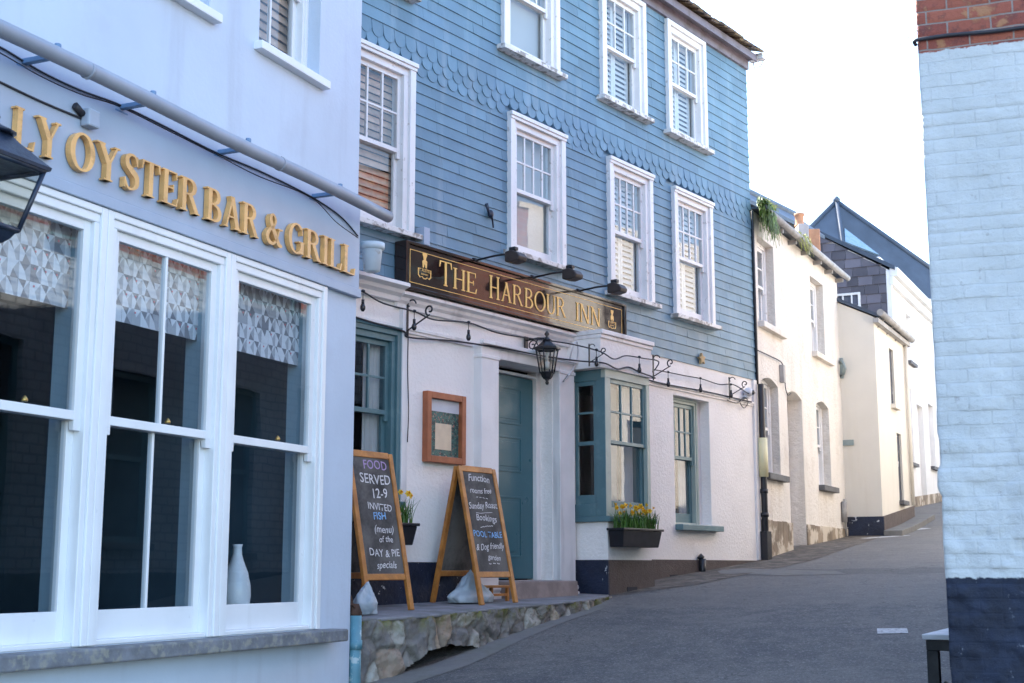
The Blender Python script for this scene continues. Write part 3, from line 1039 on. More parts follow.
def stone_wall():
    b = MB()
    cl = b.b.verts.layers.float_color.new('stone')
    seg = []
    tot = 0
    for (a, c), (d, e) in zip(FRONT, FRONT[1:]):
        l = math.hypot(d - a, e - c)
        seg.append((tot, l, (a, c), (d, e)))
        tot += l
    n = int(tot / .014)
    m = 44
    cols = []
    for i in range(n + 1):
        d = tot * i / n
        for s0, l, p, q in seg:
            if d <= s0 + l + 1e-6:
                k = (d - s0) / l
                u, off = p[0] + (q[0] - p[0]) * k, p[1] + (q[1] - p[1]) * k
                nx, ny = -(q[1] - p[1]) / l, (q[0] - p[0]) / l
                break
        w = PUB.w(u, off, 0)
        zb = road_z(w.x, w.y) - .12
        zt = terr_z(u, off) - .012 + .010 * noise.noise(Vector((d * 5, 0, 7)))
        row = []
        for j in range(m + 1):
            z = zb + (zt - zb) * j / m
            q3 = Vector((d * 4.6 + .15 * noise.noise(Vector((d * 4, z * 4, 3))), z * 3.0 + .6 * noise.noise(Vector((d * 2, z * 2, 9))), 0))
            dist, pos = noise.voronoi(q3)
            ed = dist[1] - dist[0]
            mort = max(0.0, 1 - ed / .14)
            bulge = .020 * min(1, ed / .16) + .028 * noise.fractal(Vector((d * 7, z * 7, 1)), .8, 2.1, 6)
            bulge += .02 * (noise.cell(pos[0] * 7) - .5)
            o = bulge - .02
            v = b.b.verts.new((u + nx * o, -(off + ny * o), z))
            idr = noise.cell(pos[0] * 13.7 + Vector((5, 1, 2)))
            top = max(0, 1 - (zt - z) / .14)
            v[cl] = (idr, mort, top, 1)
            row.append(v)
        cols.append((row, d, zb + .12, zt))
    for i in range(n):
        for j in range(m):
            r0, d0, zr, zt = cols[i]
            zc = (r0[j].co.z + r0[j + 1].co.z) / 2
            # drain mouth
            if .55 < d0 < 1.75:
                hmax = .13 * min(1, (d0 - .55) / .35) * min(1, (1.75 - d0) / .5)
                if zc < zr + hmax + .02 * noise.noise(Vector((d0 * 9, 0, 0))):
                    continue
            f = b.b.faces.new((r0[j], cols[i + 1][0][j], cols[i + 1][0][j + 1], r0[j + 1]))
            f.smooth = True
    solo('stone_wall', b, M['stone'], PUB, 'low rubble stone wall with mossy top under the raised pavement', 'wall', fix=False)


stone_wall()
sheet('gutter_channel', [P2(PUB, -3.7, 1.05), P2(PUB, -3.6, 1.5), P2(PUB, -2.7, 1.42), P2(PUB, -1.7, 1.22), P2(PUB, -.8, 1.1), P2(PUB, .1, .95), P2(PUB, .9, .62), P2(PUB, .07, .78), P2(PUB, -.88, .9), P2(PUB, -1.75, .95), P2(PUB, -2.8, 1.1)],
      M['concrete'], .004, 'damp concrete gutter along the stone wall')


# ================================================================== OYSTER BAR (left building)
ob = thing('restaurant_building', 'pale lilac rendered restaurant with large white sash windows and a gold lettered fascia', 'building', OYS, (0, 0, -1.1))
UN = [(-4.345, -3.08), (-3.08, -1.815), (-1.815, -.55)]
Z0, Z1 = -.44, 2.16
b = MB()
uA = (-2.99, -2.13, 3.80, 5.30)
uB = (-1.53, -.70, 3.80, 5.30)
uC = (-4.6, -3.74, 3.80, 5.30)
OC = -.06
wall(b, -9, OC, -1.6, 7.2, [(-4.335, -.56, Z0, Z1 - .01), uA, uB, uC], depth=.2)
b.face([(OC, 0, -1.6), (OC, 6, -1.6), (OC, 6, 7.2), (OC, 0, 7.2)])
b.face([(-9, 0, -1.6), (-9, 0, 7.2), (-9, 6, 7.2), (-9, 6, -1.6)])
b.face([(-9, 6, -1.6), (-9, 6, 7.2), (OC, 6, 7.2), (OC, 6, -1.6)])
part('wall', b, M['oyster_wall'], ob)
b = MB()
b.hexa([(-9.1, -.25, 7.2), (.1, -.25, 7.2), (.1, 6.2, 7.2), (-9.1, 6.2, 7.2), (-9.1, 2.6, 8.7), (.1, 2.6, 8.7), (.1, 3.2, 8.7), (-9.1, 3.2, 8.7)])
part('roof', b, M['slate_roof'], ob)
# fascia with letters
b = MB()
b.box(-9, -.072, -.032, -.002, 2.235, 2.93)
b.box(-9, -.066, -.05, -.002, 2.162, 2.233)
b.box(-9, -.072, -.018, -.002, 2.932, 2.965)
fa = part('fascia', b, M['fascia_paint'], ob, bevel=.006)
ZB = 2.315
for w, pa, pc in (('LY', 12, 59), ('OYSTER', 67.5, 198), ('BAR', 204.5, 257), ('&', 264, 281), ('GRILL', 286.5, 353.5)):
    y = lambda px: 150 + (px - 14) * (278.4 - 142) / (354.5 - 14) - 10
    a, _ = OYS.px(pa, y(pa), .06)
    c, _ = OYS.px(pc, y(pc), .06)
    letters(w, a, c, ZB, .225, -.078, .04, fa, M['gold'], .165, .06, .07, .085)
# shop windows
for k, (a, c) in enumerate(UN):
    W = sash_window(ob, a + .001, c - .001, Z0, Z1, v=-.005, aw=.10, proud=.03, nx=(2 if k == 1 else 1), ny=1, lnx=(2 if k == 1 else 1), mf=M['white_paint'], st=.058,
                    zm=.885, head=False, brail=.17, trail=.06, mrail=.055, gd=.045, bevel=.006)
    q = MB()
    for x in (a + .085, c - .1):
        q.box(x, x + .015, .125, .25, Z0 + .06, Z1 - .06)
    q.box(a + .1, c - .1, .125, .40, Z0 + .045, Z0 + .06)
    part('lining', q, M['lining'], W)
    q = MB()
    q.lathe((a + c) / 2 + .1, .035, [(.018, .925), (.02, .935), (.012, .95), (.003, .96)], 10)
    part('catch', q, M['brass'], W)
b = MB()
b.box(-4.45, -.36, -.17, .0, -.535, -.445)
part('sill', b, M['stone_sill'], ob, bevel=.012)
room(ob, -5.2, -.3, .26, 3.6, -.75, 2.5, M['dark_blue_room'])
# upstairs windows
for (a, c, z0, z1), inn in ((uA, 'tan'), (uB, 'tan'), (uC, 'tan')):
    sash_window(ob, a + .001, c - .001, z0 + .001, z1, v=.13, aw=.07, proud=.02, nx=2, ny=2, lnx=2, lny=1, mf=M['white_paint'], head=False, inner=inn)
    q = MB()
    q.box(a - .06, c + .06, -.075, .1, z0 - .065, z0 - .001)
    part('sill', q, M['white_paint'], ob, bevel=.006)
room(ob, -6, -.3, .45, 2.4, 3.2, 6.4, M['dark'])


# blinds hanging inside
def roman_blind(a, c, z0, z1, y, seed, label):
    rnd = random.Random(seed)
    b = MB()
    cell = .088
    nx = int((c - a) / cell)
    w = (c - a) / nx
    rows = int((z1 - z0) / .12) + 1
    h = (z1 - z0) / rows
    for j in range(rows):
        for i in range(nx):
            x0, zz = a + i * w, z0 + j * h
            s = 1 if (i + j) % 2 else -1
            yy = y + .001 * math.sin(i * 1.3 + j * 2.2)
            k = .5 + .22 * s
            A, B, C, D = (x0, yy, zz), (x0 + w, yy, zz), (x0 + w, yy, zz + h), (x0, yy, zz + h)
            m1 = (x0 + w * k, yy, zz + h)
            m2 = (x0 + w * (1 - k), yy, zz)
            cen = (x0 + w * .5, yy, zz + h * .5)
            q = [0, 1, 2]
            rnd.shuffle(q)
            for tri, mi in (((A, m2, cen, D), 0), ((m2, B, cen), 2 if s > 0 else 1), ((B, C, cen), 1), ((C, m1, cen), 0), ((m1, D, cen), 2)):
                b.face(tri, mi if rnd.random() < .8 else q[0])
            if rnd.random() < .4:
                b.box(x0 + w * .3, x0 + w * .3 + .012, yy - .003, yy - .001, zz + h * .72, zz + h * .72 + .012, 3)
    b.box(a, c, y + .012, y + .03, z1, z1 + .04, 2)
    solo('roman_blind', b, [M['fab_a'], M['fab_b'], M['fab_c'], M['fab_d']], OYS, label, 'blind', 'patterned blinds in the restaurant windows', base=((a + c) / 2, y, z1), fix=False)


roman_blind(-4.23, -3.14, 1.54, 2.06, .155, 1, 'grey geometric patterned blind in the window left of the two-pane one')
roman_blind(-2.97, -1.875, 1.54, 2.06, .155, 2, 'grey geometric patterned blind in the window with the central bar')
roman_blind(-1.70, -.61, 1.54, 2.06, .155, 3, 'grey geometric patterned blind above the white vase')

# vase
vu, vz = -1.30, Z0 + .061
b = MB()
prof = [(.05, 0), (.075, .02), (.115, .12), (.13, .24), (.125, .33), (.10, .44), (.06, .54), (.042, .60), (.038, .66), (.046, .69)]
prof = [(r * .80, z * .80) for r, z in prof]
b.lathe(0, 0, prof, 28)
o = solo('vase', b, M['vase'], OYS, 'tall white ceramic bottle vase standing inside the restaurant window', 'vase')
o.matrix_world = OYS.m @ Matrix.Translation((vu, .20, vz))
b = MB()
b.lathe(0, 0, [(.05, 0), (.05, .02), (.012, .03), (.012, .16), (.03, .17), (.012, .19), (.012, .24), (.028, .25), (.026, .27)], 14)
o = solo('candlestick', b, M['brass'], OYS, 'small brass candlestick inside the window with the central bar', 'candlestick')
o.matrix_world = OYS.m @ Matrix.Translation((-2.75, .32, Z0 + .061))

# awning pole
ap = thing('awning_pole', 'long grey blue pole held off the restaurant wall above its gold letters', 'pole', OYS, (-2, -.27, 2.8))
b = MB()
pole = []
for k in range(24):
    x = -9 + 9.0 * k / 23 - .03
    pole.append((x, -.27, 2.83 + .006 * math.sin(k)))
b.tube(pole, .048, 20)
b.lathe(0, 0, [(0, 0)], 3) if False else None
part('tube', b, M['steel_blue'], ap)
b = MB()
for x in (-1.62, -3.6):
    b = MB()
    b.tube([(x, -.27, 2.83), (x + .02, -.27, 2.83)], .052, 20)
    part('joint', b, M['steel_blue'], ap)
for x in (-3.84, -3.01, -2.00, -.79, -5.2, -6.5):
    b = MB()
    b.box(x - .02, x + .02, -.25, -.012, 2.815, 2.845)
    b.box(x - .035, x + .035, -.012, -.001, 2.77, 2.87)
    b.tube([(x - .06, -.012, 2.80), (x + .06, -.012, 2.80)], .022, 10)
    b.tube([(x, -.27, 2.87), (x, -.27, 2.90)], .02, 8)
    part('bracket', b, M['bracket_blue'], ap, bevel=.004)


def cable(name, pts, r, m, fr, label, cat='cable', group=None, n=6):
    b = MB()
    # smooth (Catmull-Rom)
    P = [Vector(p) for p in pts]
    out = []
    for i in range(len(P) - 1):
        p0, p1, p2, p3 = P[max(0, i - 1)], P[i], P[i + 1], P[min(len(P) - 1, i + 2)]
        for k in range(8):
            f = k / 8
            out.append(.5 * ((2 * p1) + (p2 - p0) * f + (2 * p0 - 5 * p1 + 4 * p2 - p3) * f * f + (3 * p1 - p0 - 3 * p2 + p3) * f ** 3))
    out.append(P[-1])
    b.tube(out, r, n)
    return solo(name, b, m, fr, label, cat, group, base=P[0])


def pxp(fr, pts, off):
    o = []
    for x, y in pts:
        u, z = fr.px(x, y, off)
        o.append((u, -off, z))
    return o


cable('cable', pxp(OYS, [(-40, 30), (0, 47), (40, 71), (80, 90), (118, 104), (160, 124), (215, 152), (262, 172), (310, 196), (340, 216), (358, 236)], .04), .006, M['cable'], OYS,
      'thin dark cable sagging between the awning pole brackets, upper of the pair')
cable('cable', pxp(OYS, [(-40, 33), (0, 53), (40, 76), (80, 94), (118, 106), (165, 129), (215, 154), (258, 176), (310, 197), (336, 222), (358, 238)], .03), .005, M['cable'], OYS,
      'thin dark cable sagging against the wall behind the awning pole, lower of the pair')
cable('cable', pxp(OYS, [(-40, 62), (0, 82), (40, 101), (78, 117), (84, 119)], .04), .007, M['cable'], OYS, 'dark cable running above the first gold letters to the grey sensor box')
u, z = OYS.px(91, 118, .07)
sb = thing('sensor_box', 'small grey plastic sensor box on the restaurant fascia above the gold letters', 'sensor', OYS, (u, -.05, z))
b = MB()
b.box(u - .05, u + .05, -.10, -.033, z - .06, z + .05)
part('housing', b, M['fascia_paint'], sb, bevel=.012)
b = MB()
b.tube([(u - .05, -.05, z + .01), (u - .12, -.05, z + .045)], .022, 12)
part('lens', b, M['cable'], sb)


# big lantern on the restaurant wall
def lantern(T, cx, cy, z0, z1, rb, rt, sides, rot, mi, roof_h, over, fin=.08, bar=.012):
    b = MB()
    ang = [rot + 6.28319 * k / sides for k in range(sides)]
    pt = lambda r, a, z: (cx + r * math.cos(a), cy + r * math.sin(a), z)
    for a in ang:
        b.tube([pt(rb, a, z0), pt(rt, a, z1)], bar, 6)
    for i in range(sides):
        a, c = ang[i], ang[(i + 1) % sides]
        b.tube([pt(rb, a, z0), pt(rb, c, z0)], bar, 6)
        b.tube([pt(rt, a, z1), pt(rt, c, z1)], bar * 1.2, 6)
    b.lathe(cx, cy, [(rb * .5, z0 - .07), (rb * .75, z0 - .045), (rb * .95, z0 - .008), (rb * 1.02, z0)], sides, rot=rot, smooth=False)
    b.lathe(cx, cy, [(.012, z0 - .13), (.022, z0 - .11), (.015, z0 - .09), (.03, z0 - .07)], 10)
    part('cage', b, mi, T)
    b = MB()
    b.lathe(cx, cy, [(rt * over, z1 + .002), (rt * over * 1.02, z1 + .02), (rt * .92, z1 + roof_h * .35), (rt * .5, z1 + roof_h * .8), (rt * .35, z1 + roof_h)], sides, rot=rot, smooth=False)
    b.lathe(cx, cy, [(rt * .38, z1 + roof_h), (rt * .45, z1 + roof_h * 1.06), (rt * .25, z1 + roof_h * 1.2), (.012, z1 + roof_h * 1.2 + fin * .3), (.028, z1 + roof_h * 1.2 + fin * .55), (.02, z1 + roof_h * 1.2 + fin * .75), (.004, z1 + roof_h * 1.2 + fin)], 12)
    part('cap', b, mi, T)
    g = MB()
    for i in range(sides):
        a, c = ang[i], ang[(i + 1) % sides]
        g.face([pt(rb * .97, a, z0 + .005), pt(rb * .97, c, z0 + .005), pt(rt * .97, c, z1 - .005), pt(rt * .97, a, z1 - .005)])
    part('glass', g, M['lamp_glass'], T, fix=False)


lu = -4.44
la = thing('wall_lantern', 'large dark blue tapered wall lantern jutting in front of the first restaurant window', 'lantern', OYS, (lu, -.45, 1.66))
lantern(la, lu, -.45, 1.68, 2.0, .145, .25, 4, R(45), M['lantern_blue'], .17, 1.13, .10, .014)
b = MB()
b.tube([(lu, -.02, 1.72), (lu, -.2, 1.66), (lu, -.33, 1.68)], .016, 8)
b.tube([(lu, -.02, 1.52), (lu, -.1, 1.56), (lu, -.3, 1.655)], .012, 8)
b.box(lu - .03, lu + .03, -.034, -.02, 1.48, 1.78)
part('bracket', b, M['lantern_blue'], la)
b = MB()
b.lathe(lu, -.45, [(.03, 1.70), (.03, 1.80), (.045, 1.84), (.05, 1.9), (.02, 1.96)], 12)
part('lamp', b, M['white_plastic'], la)

# pipe at the corner
dp = thing('drainpipe', 'broken flaking teal drainpipe at the foot of the restaurant corner', 'drainpipe', OYS, (.06, .03, -1.2))
b = MB()
pu = .02
b.tube([(pu, .0, -1.3), (pu, .0, -.36)], .052, 18)
b.tube([(pu, .0, -.62), (pu, .0, -.55)], .06, 18)
part('pipe', b, M['pipe_teal'], dp)
b = MB()
b.lathe(pu, .0, [(.05, -.36), (.058, -.34), (.045, -.31), (.03, -.27)], 9)
b.bar((pu - .06, .0, -.27), (pu + .05, -.02, -.37), .035, .018)
b.bar((pu - .05, .02, -.21), (pu - .03, 0, -.33), .03, .02)
part('broken_collar', b, M['rust'], dp)

# ================================================================== PUB
pub = thing('pub_building', 'blue slate hung pub with white sash windows above a white rendered ground floor', 'building', PUB, (0, 0, -.35))
UW = {  # outer frame rectangles
    'a': (-3.05, -1.79, 3.27, 5.02, 'tan'), 'b': (-.18, .90, 3.42, 4.99, 'roller'), 'c': (1.86, 2.90, 3.31, 4.99, 'shutter'), 'd': (3.45, 4.52, 3.27, 4.98, 'shutter'),
    'e': (-3.0, -1.86, 5.74, 7.28, 'roller'), 'f': (-.30, .80, 5.72, 7.28, 'roller'), 'g': (1.73, 2.80, 5.73, 7.29, 'shutter'), 'h': (3.36, 4.44, 5.73, 7.29, 'shutter')}
UW = {k: (r[0] - .06, r[1] - .06, r[2], r[3], r[4]) for k, r in UW.items()}
CL0, CL1 = 2.66, 7.34
UX0, UX1 = -3.98, 5.72
b = MB()
g1 = (-2.98, -1.98, .64, 2.27)
g3 = (3.36, 4.32, .56, 2.21)
dr = (-.49, .62, -.12, 2.19)
bay_hole = (1.15, 1.98, .70, 2.15)
ins = lambda r: (r[0] + .03, r[1] - .03, r[2] + .03, r[3] - .03)
wall(b, UX0, UX1, -.6, 2.68, [g1, g3, dr, bay_hole], depth=.16)
part('wall', b, M['pub_white'], pub)
b = MB()
wall(b, UX0, UX1, 2.68, 7.6, [ins(r) for r in UW.values()], y=.025, depth=.1)
b.face([(UX1, .02, -.6), (UX1, 6, -.6), (UX1, 6, 7.6), (UX1, .02, 7.6)])
b.face([(UX0, 6, -.6), (UX0, 6, 7.6), (UX1, 6, 7.6), (UX1, 6, -.6)])
b.face([(UX0, .02, -.6), (UX0, .02, 7.6), (UX0, 6, 7.6), (UX0, 6, -.6)])
part('upper_wall', b, M['blue_slate'], pub)


# slate cladding
def cladding():
    b = MB()
    rnd = random.Random(5)
    holes = [(r[0] + .01, r[1] - .01, r[2] - .02, r[3] + .0) for r in UW.values()]

    def slate(x0, x1, z0, z1, j):
        d0 = -.014 - j
        b.hexa([(x0, d0, z0), (x1, d0, z0), (x1, .02, z0), (x0, .02, z0), (x0, -.004 - j * .3, z1), (x1, -.004 - j * .3, z1), (x1, .02, z1), (x0, .02, z1)])

    def row(z0, z1):
        x = UX0 + rnd.uniform(-.3, 0)
        while x < UX1:
            w = rnd.choice((.28, .34, .42, .5, .6))
            a, c = max(x, UX0), min(x + w - .0015, UX1 + .012)
            x += w
            iv = [(a, c)]
            for h in holes:
                if z0 < h[3] - .01 and z1 > h[2] + .01:
                    nv = []
                    for p, q in iv:
                        if h[1] <= p or h[0] >= q:
                            nv.append((p, q))
                        else:
                            if p < h[0]:
                                nv.append((p, h[0]))
                            if q > h[1]:
                                nv.append((h[1], q))
                    iv = nv
            j = rnd.uniform(0, .0025) if rnd.random() < .75 else rnd.uniform(.002, .005)
            dz = rnd.uniform(-.002, .002)
            for p, q in iv:
                if q - p > .01:
                    zz0, zz1 = z0, z1
                    for h in holes:
                        if p < h[1] - .005 and q > h[0] + .005:
                            if z0 < h[3] < z1:
                                zz0 = h[3]
                            if z0 < h[2] < z1:
                                zz1 = h[2]
                    slate(p, q, zz0 + dz, zz1, j)

    z = CL0
    n = 20
    h = (5.0 - CL0) / n
    for k in range(n):
        row(z, z + h)
        z += h
    z = 5.32
    n = 16
    h = (CL1 - z) / n
    for k in range(n):
        row(z, z + h)
        z += h
    part('slate_cladding', b, M['blue_slate'], pub, fix=False)
    # fish-scale band
    b = MB()
    p = .168
    hs = [r for r in UW.values()]
    for r in range(3):
        z1 = 5.34 - r * .107
        x = UX0 + (p / 2 if r % 2 else 0)
        while x < UX1 - p * .4:
            jj = rnd.uniform(0, .004)
            pts = []
            for k in range(9):
                a = math.pi + math.pi * k / 8
                pts.append((x + p * .5 + p * .485 * math.cos(a), z1 - .115 + .075 * math.sin(a)))
            pts += [(x + p * .985, z1), (x + p * .015, z1)]
            if not any(x + p > q[0] + .02 and x < q[1] - .02 and z1 - .17 < q[3] and z1 > q[2] for q in hs):
                f = [b.b.verts.new((min(xx, UX1), -.018 - jj if zz < z1 - .01 else -.003, zz)) for xx, zz in pts]
                g = [b.b.verts.new((min(xx, UX1), .018, zz)) for xx, zz in pts]
                b.b.faces.new(f)
                for k in range(len(f)):
                    b.b.faces.new((f[k], g[k], g[(k + 1) % len(f)], f[(k + 1) % len(f)]))
            x += p
    part('fish_scale_band', b, M['blue_slate'], pub, fix=True)


cladding()

for k, (a, c, z0, z1, inn) in UW.items():
    sash_window(pub, a, c, z0, z1, v=-.005, aw=.15, proud=.06, nx=(3 if k in 'gh' else 4), ny=2, lnx=1, mf=M['white_wood'], inner=inn,
                sill=(.065, .06, .07), msill=M['sill_worn'], head=(k in 'abcd'), brail=.09)
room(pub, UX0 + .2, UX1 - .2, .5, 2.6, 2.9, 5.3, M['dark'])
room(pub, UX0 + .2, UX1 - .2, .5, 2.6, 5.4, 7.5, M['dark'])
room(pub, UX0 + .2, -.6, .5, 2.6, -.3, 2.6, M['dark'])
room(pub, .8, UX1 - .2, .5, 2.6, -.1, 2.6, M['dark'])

# eaves
b = MB()
b.box(UX0, UX1 + .02, -.05, .02, 7.31, 7.50)
b.box(UX0, UX1 + .02, -.17, -.05, 7.46, 7.50)
b.box(UX0, UX1 + .02, -.19, -.17, 7.40, 7.505)
part('eaves_board', b, M['eaves'], pub)
b = MB()
rnd = random.Random(3)
x = UX0
while x < UX1 - .02:
    w = rnd.uniform(.1, .22)
    for lay in range(4):
        d = rnd.uniform(-.03, .02)
        hz = 7.508 + lay * .036 + rnd.uniform(-.004, .008)
        b.hexa([(x, -.27 + d + lay * .05, hz), (x + w - .004, -.30 + d + lay * .05 + rnd.uniform(-.01, .01), hz), (x + w - .004, .4, hz + .25), (x, .4, hz + .25),
                (x, -.30 + d + lay * .05, hz + .022), (x + w - .004, -.30 + d + lay * .05, hz + .022), (x + w - .004, .4, hz + .272), (x, .4, hz + .272)])
    x += w
part('eaves_slates', b, M['slate_edge'], pub)
b = MB()
b.hexa([(UX0 - .1, -.1, 7.66), (UX1 + .1, -.1, 7.66), (UX1 + .1, 6.1, 7.66), (UX0 - .1, 6.1, 7.66), (UX0 - .1, 2.9, 9.2), (UX1 + .1, 2.9, 9.2), (UX1 + .1, 3.1, 9.2), (UX0 - .1, 3.1, 9.2)])
part('roof', b, M['slate_roof'], pub)
b = MB()
b.tube([(UX1 + .02, -.12, 7.42), (UX1 + .06, -.12, 7.33), (UX1 + .1, -.2, 7.35), (UX1 + .1, -.26, 7.44)], .012, 8)
b.hexa([(UX1 + .0, -.29, 7.44), (UX1 + .11, -.29, 7.43), (UX1 + .11, -.05, 7.43), (UX1 + .0, -.05, 7.44), (UX1 + .02, -.27, 7.53), (UX1 + .09, -.27, 7.51), (UX1 + .09, -.05, 7.52), (UX1 + .02, -.05, 7.53)])
part('eaves_end', b, M['white_wood'], pub)


# cornices above the ground floor
def cornice(b, u0, u1, z0, z1, off):
    h = z1 - z0
    prof = [(0, z0), (off * .35, z0), (off * .42, z0 + h * .25), (off * .62, z0 + h * .42), (off * .70, z0 + h * .62), (off, z0 + h * .75), (off, z1 - h * .06), (off * .9, z1), (0, z1 + .01)]
    a = [b.b.verts.new((u0, -o + .01, z)) for o, z in prof]
    c = [b.b.verts.new((u1, -o + .01, z)) for o, z in prof]
    n = len(prof)
    for i in range(n):
        b.b.faces.new((a[i], a[(i + 1) % n], c[(i + 1) % n], c[i]))
    b.b.faces.new(a[::-1])
    b.b.faces.new(c)


b = MB()
cornice(b, UX0, -2.07, 2.55, 2.715, .22)
cornice(b, -2.07, .93, 2.50, 2.655, .15)
part('cornice', b, M['pub_trim'], pub)
b = MB()
b.box(.93, 2.06, -.45, .0, 2.235, 2.655)
part('bay_frieze', b, M['pub_white'], pub, bevel=.008)
b = MB()
b.box(.915, 2.075, -.488, .0, 2.615, 2.668)
b.box(.922, 2.068, -.468, .0, 2.57, 2.614)
part('bay_cornice', b, M['pub_trim'], pub, bevel=.008)
b = MB()
for a, c in ((UX0, -2.06), (-1.93, -.84), (2.12, 5.71)):
    b.box(a, c, -.03, .01, 2.30, 2.335)
    b.box(a, c, -.018, .01, 2.27, 2.30)
b.box(-.84, .93, -.16, -.10, 2.30, 2.34)
part('string_course', b, M['pub_trim'], pub, bevel=.005)
b = MB()
b.box(-1.985, -1.90, -.05, .01, .07, 2.55)
part('pilaster', b, M['pub_trim'], pub, bevel=.006)
b = MB()
b.box(5.62, 5.717, -.035, .01, .12, 2.655)
part('corner_board', b, M['pub_trim'], pub, bevel=.006)


# plinths
def plinth(b, u0, u1, zt, off):
    n = max(2, int((u1 - u0) / .3))
    for i in range(n):
        a, c = u0 + (u1 - u0) * i / n, u0 + (u1 - u0) * (i + 1) / n
        b.box(a, c - .0, -off, .0, -.75, zt)


b = MB()
b.box(UX0, -1.895, -.022, .0, -.7, .07)
part('plinth', b, M['navy'], pub)
b = MB()
b.box(-1.894, -.80, -.022, .0, -.7, .065)
part('plinth', b, M['navy'], pub)
b = MB()
b.box(2.06, 5.72, -.026, .0, -.5, .115)
part('plinth', b, M['brown_plinth'], pub, label='brown painted plinth')
b = MB()
b.box(1.082, 2.06, -.44, -.424, -.6, .10)
part('plinth', b, M['brown_plinth'], pub, label='brown painted plinth')
b = MB()
b.box(1.055, 1.081, -.44, -.0, -.6, .10)
part('plinth', b, M['navy'], pub, label='chipped navy plinth under the bay side')
for q in ((3.14, 3.34, -.030, -.0, -.13, -.07), (1.45, 1.66, -.447, -.42, -.28, -.20)):
    b = MB()
    b.box(*q)
    part('air_vent', b, M['dark'], pub)
b = MB()
b.tube([(3.93, -.06, -.15), (3.93, -.06, .13)], .045, 12)
b.tube([(3.93, -.06, .13), (3.90, -.03, .17)], .04, 12)
part('pipe_stub', b, M['black_plastic'], pub)

# doorcase
b = MB()
for a, c in ((-.80, -.50), (.63, .925)):
    b.box(a, c, -.10, .30, -.28 if a < 0 else -.30, 2.298)
    b.box(a - .012, c + .012, -.112, .02, 2.16, 2.20)
b.box(-.50, .63, -.098, .28, 2.18, 2.299)
part('door_case', b, M['pub_trim'], pub, bevel=.008)
b = MB()
for a, c in ((-.80, -.50), (.63, .925)):
    x = (a + c) / 2
    b.box(a - .03, c + .03, -.135, -.05, -.33, -.24)
    b.box(a - .015, c + .015, -.12, -.05, -.24, -.16)
    b.tube([(a - .02, -.10, -.20), (c + .02, -.10, -.20)], .034, 12)
part('pillar_base', b, M['pub_trim'], pub, bevel=.015)
b = MB()
b.box(-.45, -.40, .18, .29, -.12, 2.18)
b.box(.545, .625, .16, .29, -.12, 2.18)
b.box(-.40, .545, .17, .29, 2.105, 2.135)
part('door_frame', b, M['pub_trim'], pub, bevel=.005)
b = MB()
b.box(-.40, .545, .21, .25, -.105, 2.095)
dx0, dx1 = -.40, .545
for z0, z1 in ((.12, .78), (1.04, 1.43), (1.56, 1.97)):
    for a, c in ((dx0 + .10, dx1 - .22),):
        t_ = .022
        b.box(a, c, .202, .212, z0, z0 + t_)
        b.box(a, c, .202, .212, z1 - t_, z1)
        b.box(a, a + t_, .2025, .212, z0 + t_, z1 - t_)
        b.box(c - t_, c, .2025, .212, z0 + t_, z1 - t_)
        b.box(a + .06, c - .06, .205, .212, z0 + .06, z1 - .06)
D = part('door', b, M['door_teal'], pub, bevel=.003)
b = MB()
b.lathe(0, 0, [(.006, 0), (.006, .02), (.022, .03), (.026, .045), (.015, .06)], 14)
for v in b.b.verts:
    v.co = Vector((v.co.x - .33, .21 - v.co.z, v.co.y + .93))
part('door_knob', b, M['brass'], D)
b = MB()
b.hexa([(-.50, -.32, -.42), (.66, -.32, -.42), (.66, .24, -.42), (-.50, .24, -.42), (-.50, -.30, -.125), (.66, -.30, -.125), (.66, .24, -.118), (-.50, .24, -.118)])
solo('door_step', b, M['step_stone'], PUB, 'brown stone step below the teal pub door', 'step', bevel=.012)

# bay window
b = MB()
OFF = .42
b.box(1.06, 1.10, -OFF + .126, 0, .58, .72)
b.box(1.06, 1.075, -OFF + .05, 0, 2.11, 2.236)
b.box(1.06, 1.17, -OFF, -OFF + .125, .58, 2.14)
b.box(1.98, 2.04, -OFF + .05, 0, .58, 2.236)
b.box(1.03, 2.08, -OFF - .06, 0, .52, .58)
bayp = part('bay_window', b, M['teal'], pub, bevel=.006)
b = MB()
y_ = -OFF - .004
b.box(1.062, 2.038, y_, -OFF + .05, 2.14, 2.235)
b.box(1.062, 1.17, y_, -OFF, .581, 2.139)
b.box(1.97, 2.038, y_, -OFF + .05, .581, 2.139)
b.box(1.17, 1.97, y_, -OFF + .045, .581, .68)
part('front_frame', b, M['teal_lit'], bayp, bevel=.005)
part('sash', sash_mb(1.17, 1.97, 1.40, 2.14, -OFF + .02, -OFF + .055, .045, .05, .04, 3, 2), M['teal'], bayp, bevel=.003)
part('sash', sash_mb(1.17, 1.97, .68, 1.44, -OFF + .058, -OFF + .093, .045, .04, .08, 1, 1), M['teal'], bayp, bevel=.003)
g = MB()
g.face([(1.21, -OFF + .038, 1.42), (1.93, -OFF + .038, 1.42), (1.93, -OFF + .038, 2.1), (1.21, -OFF + .038, 2.1)])
g.face([(1.21, -OFF + .076, .74), (1.93, -OFF + .076, .74), (1.93, -OFF + .076, 1.42), (1.21, -OFF + .076, 1.42)])
part('glass', g, M['glass'], bayp, fix=False)
curtain(bayp, 1.72, 1.95, .7, 2.1, -.22, M['curtain'])


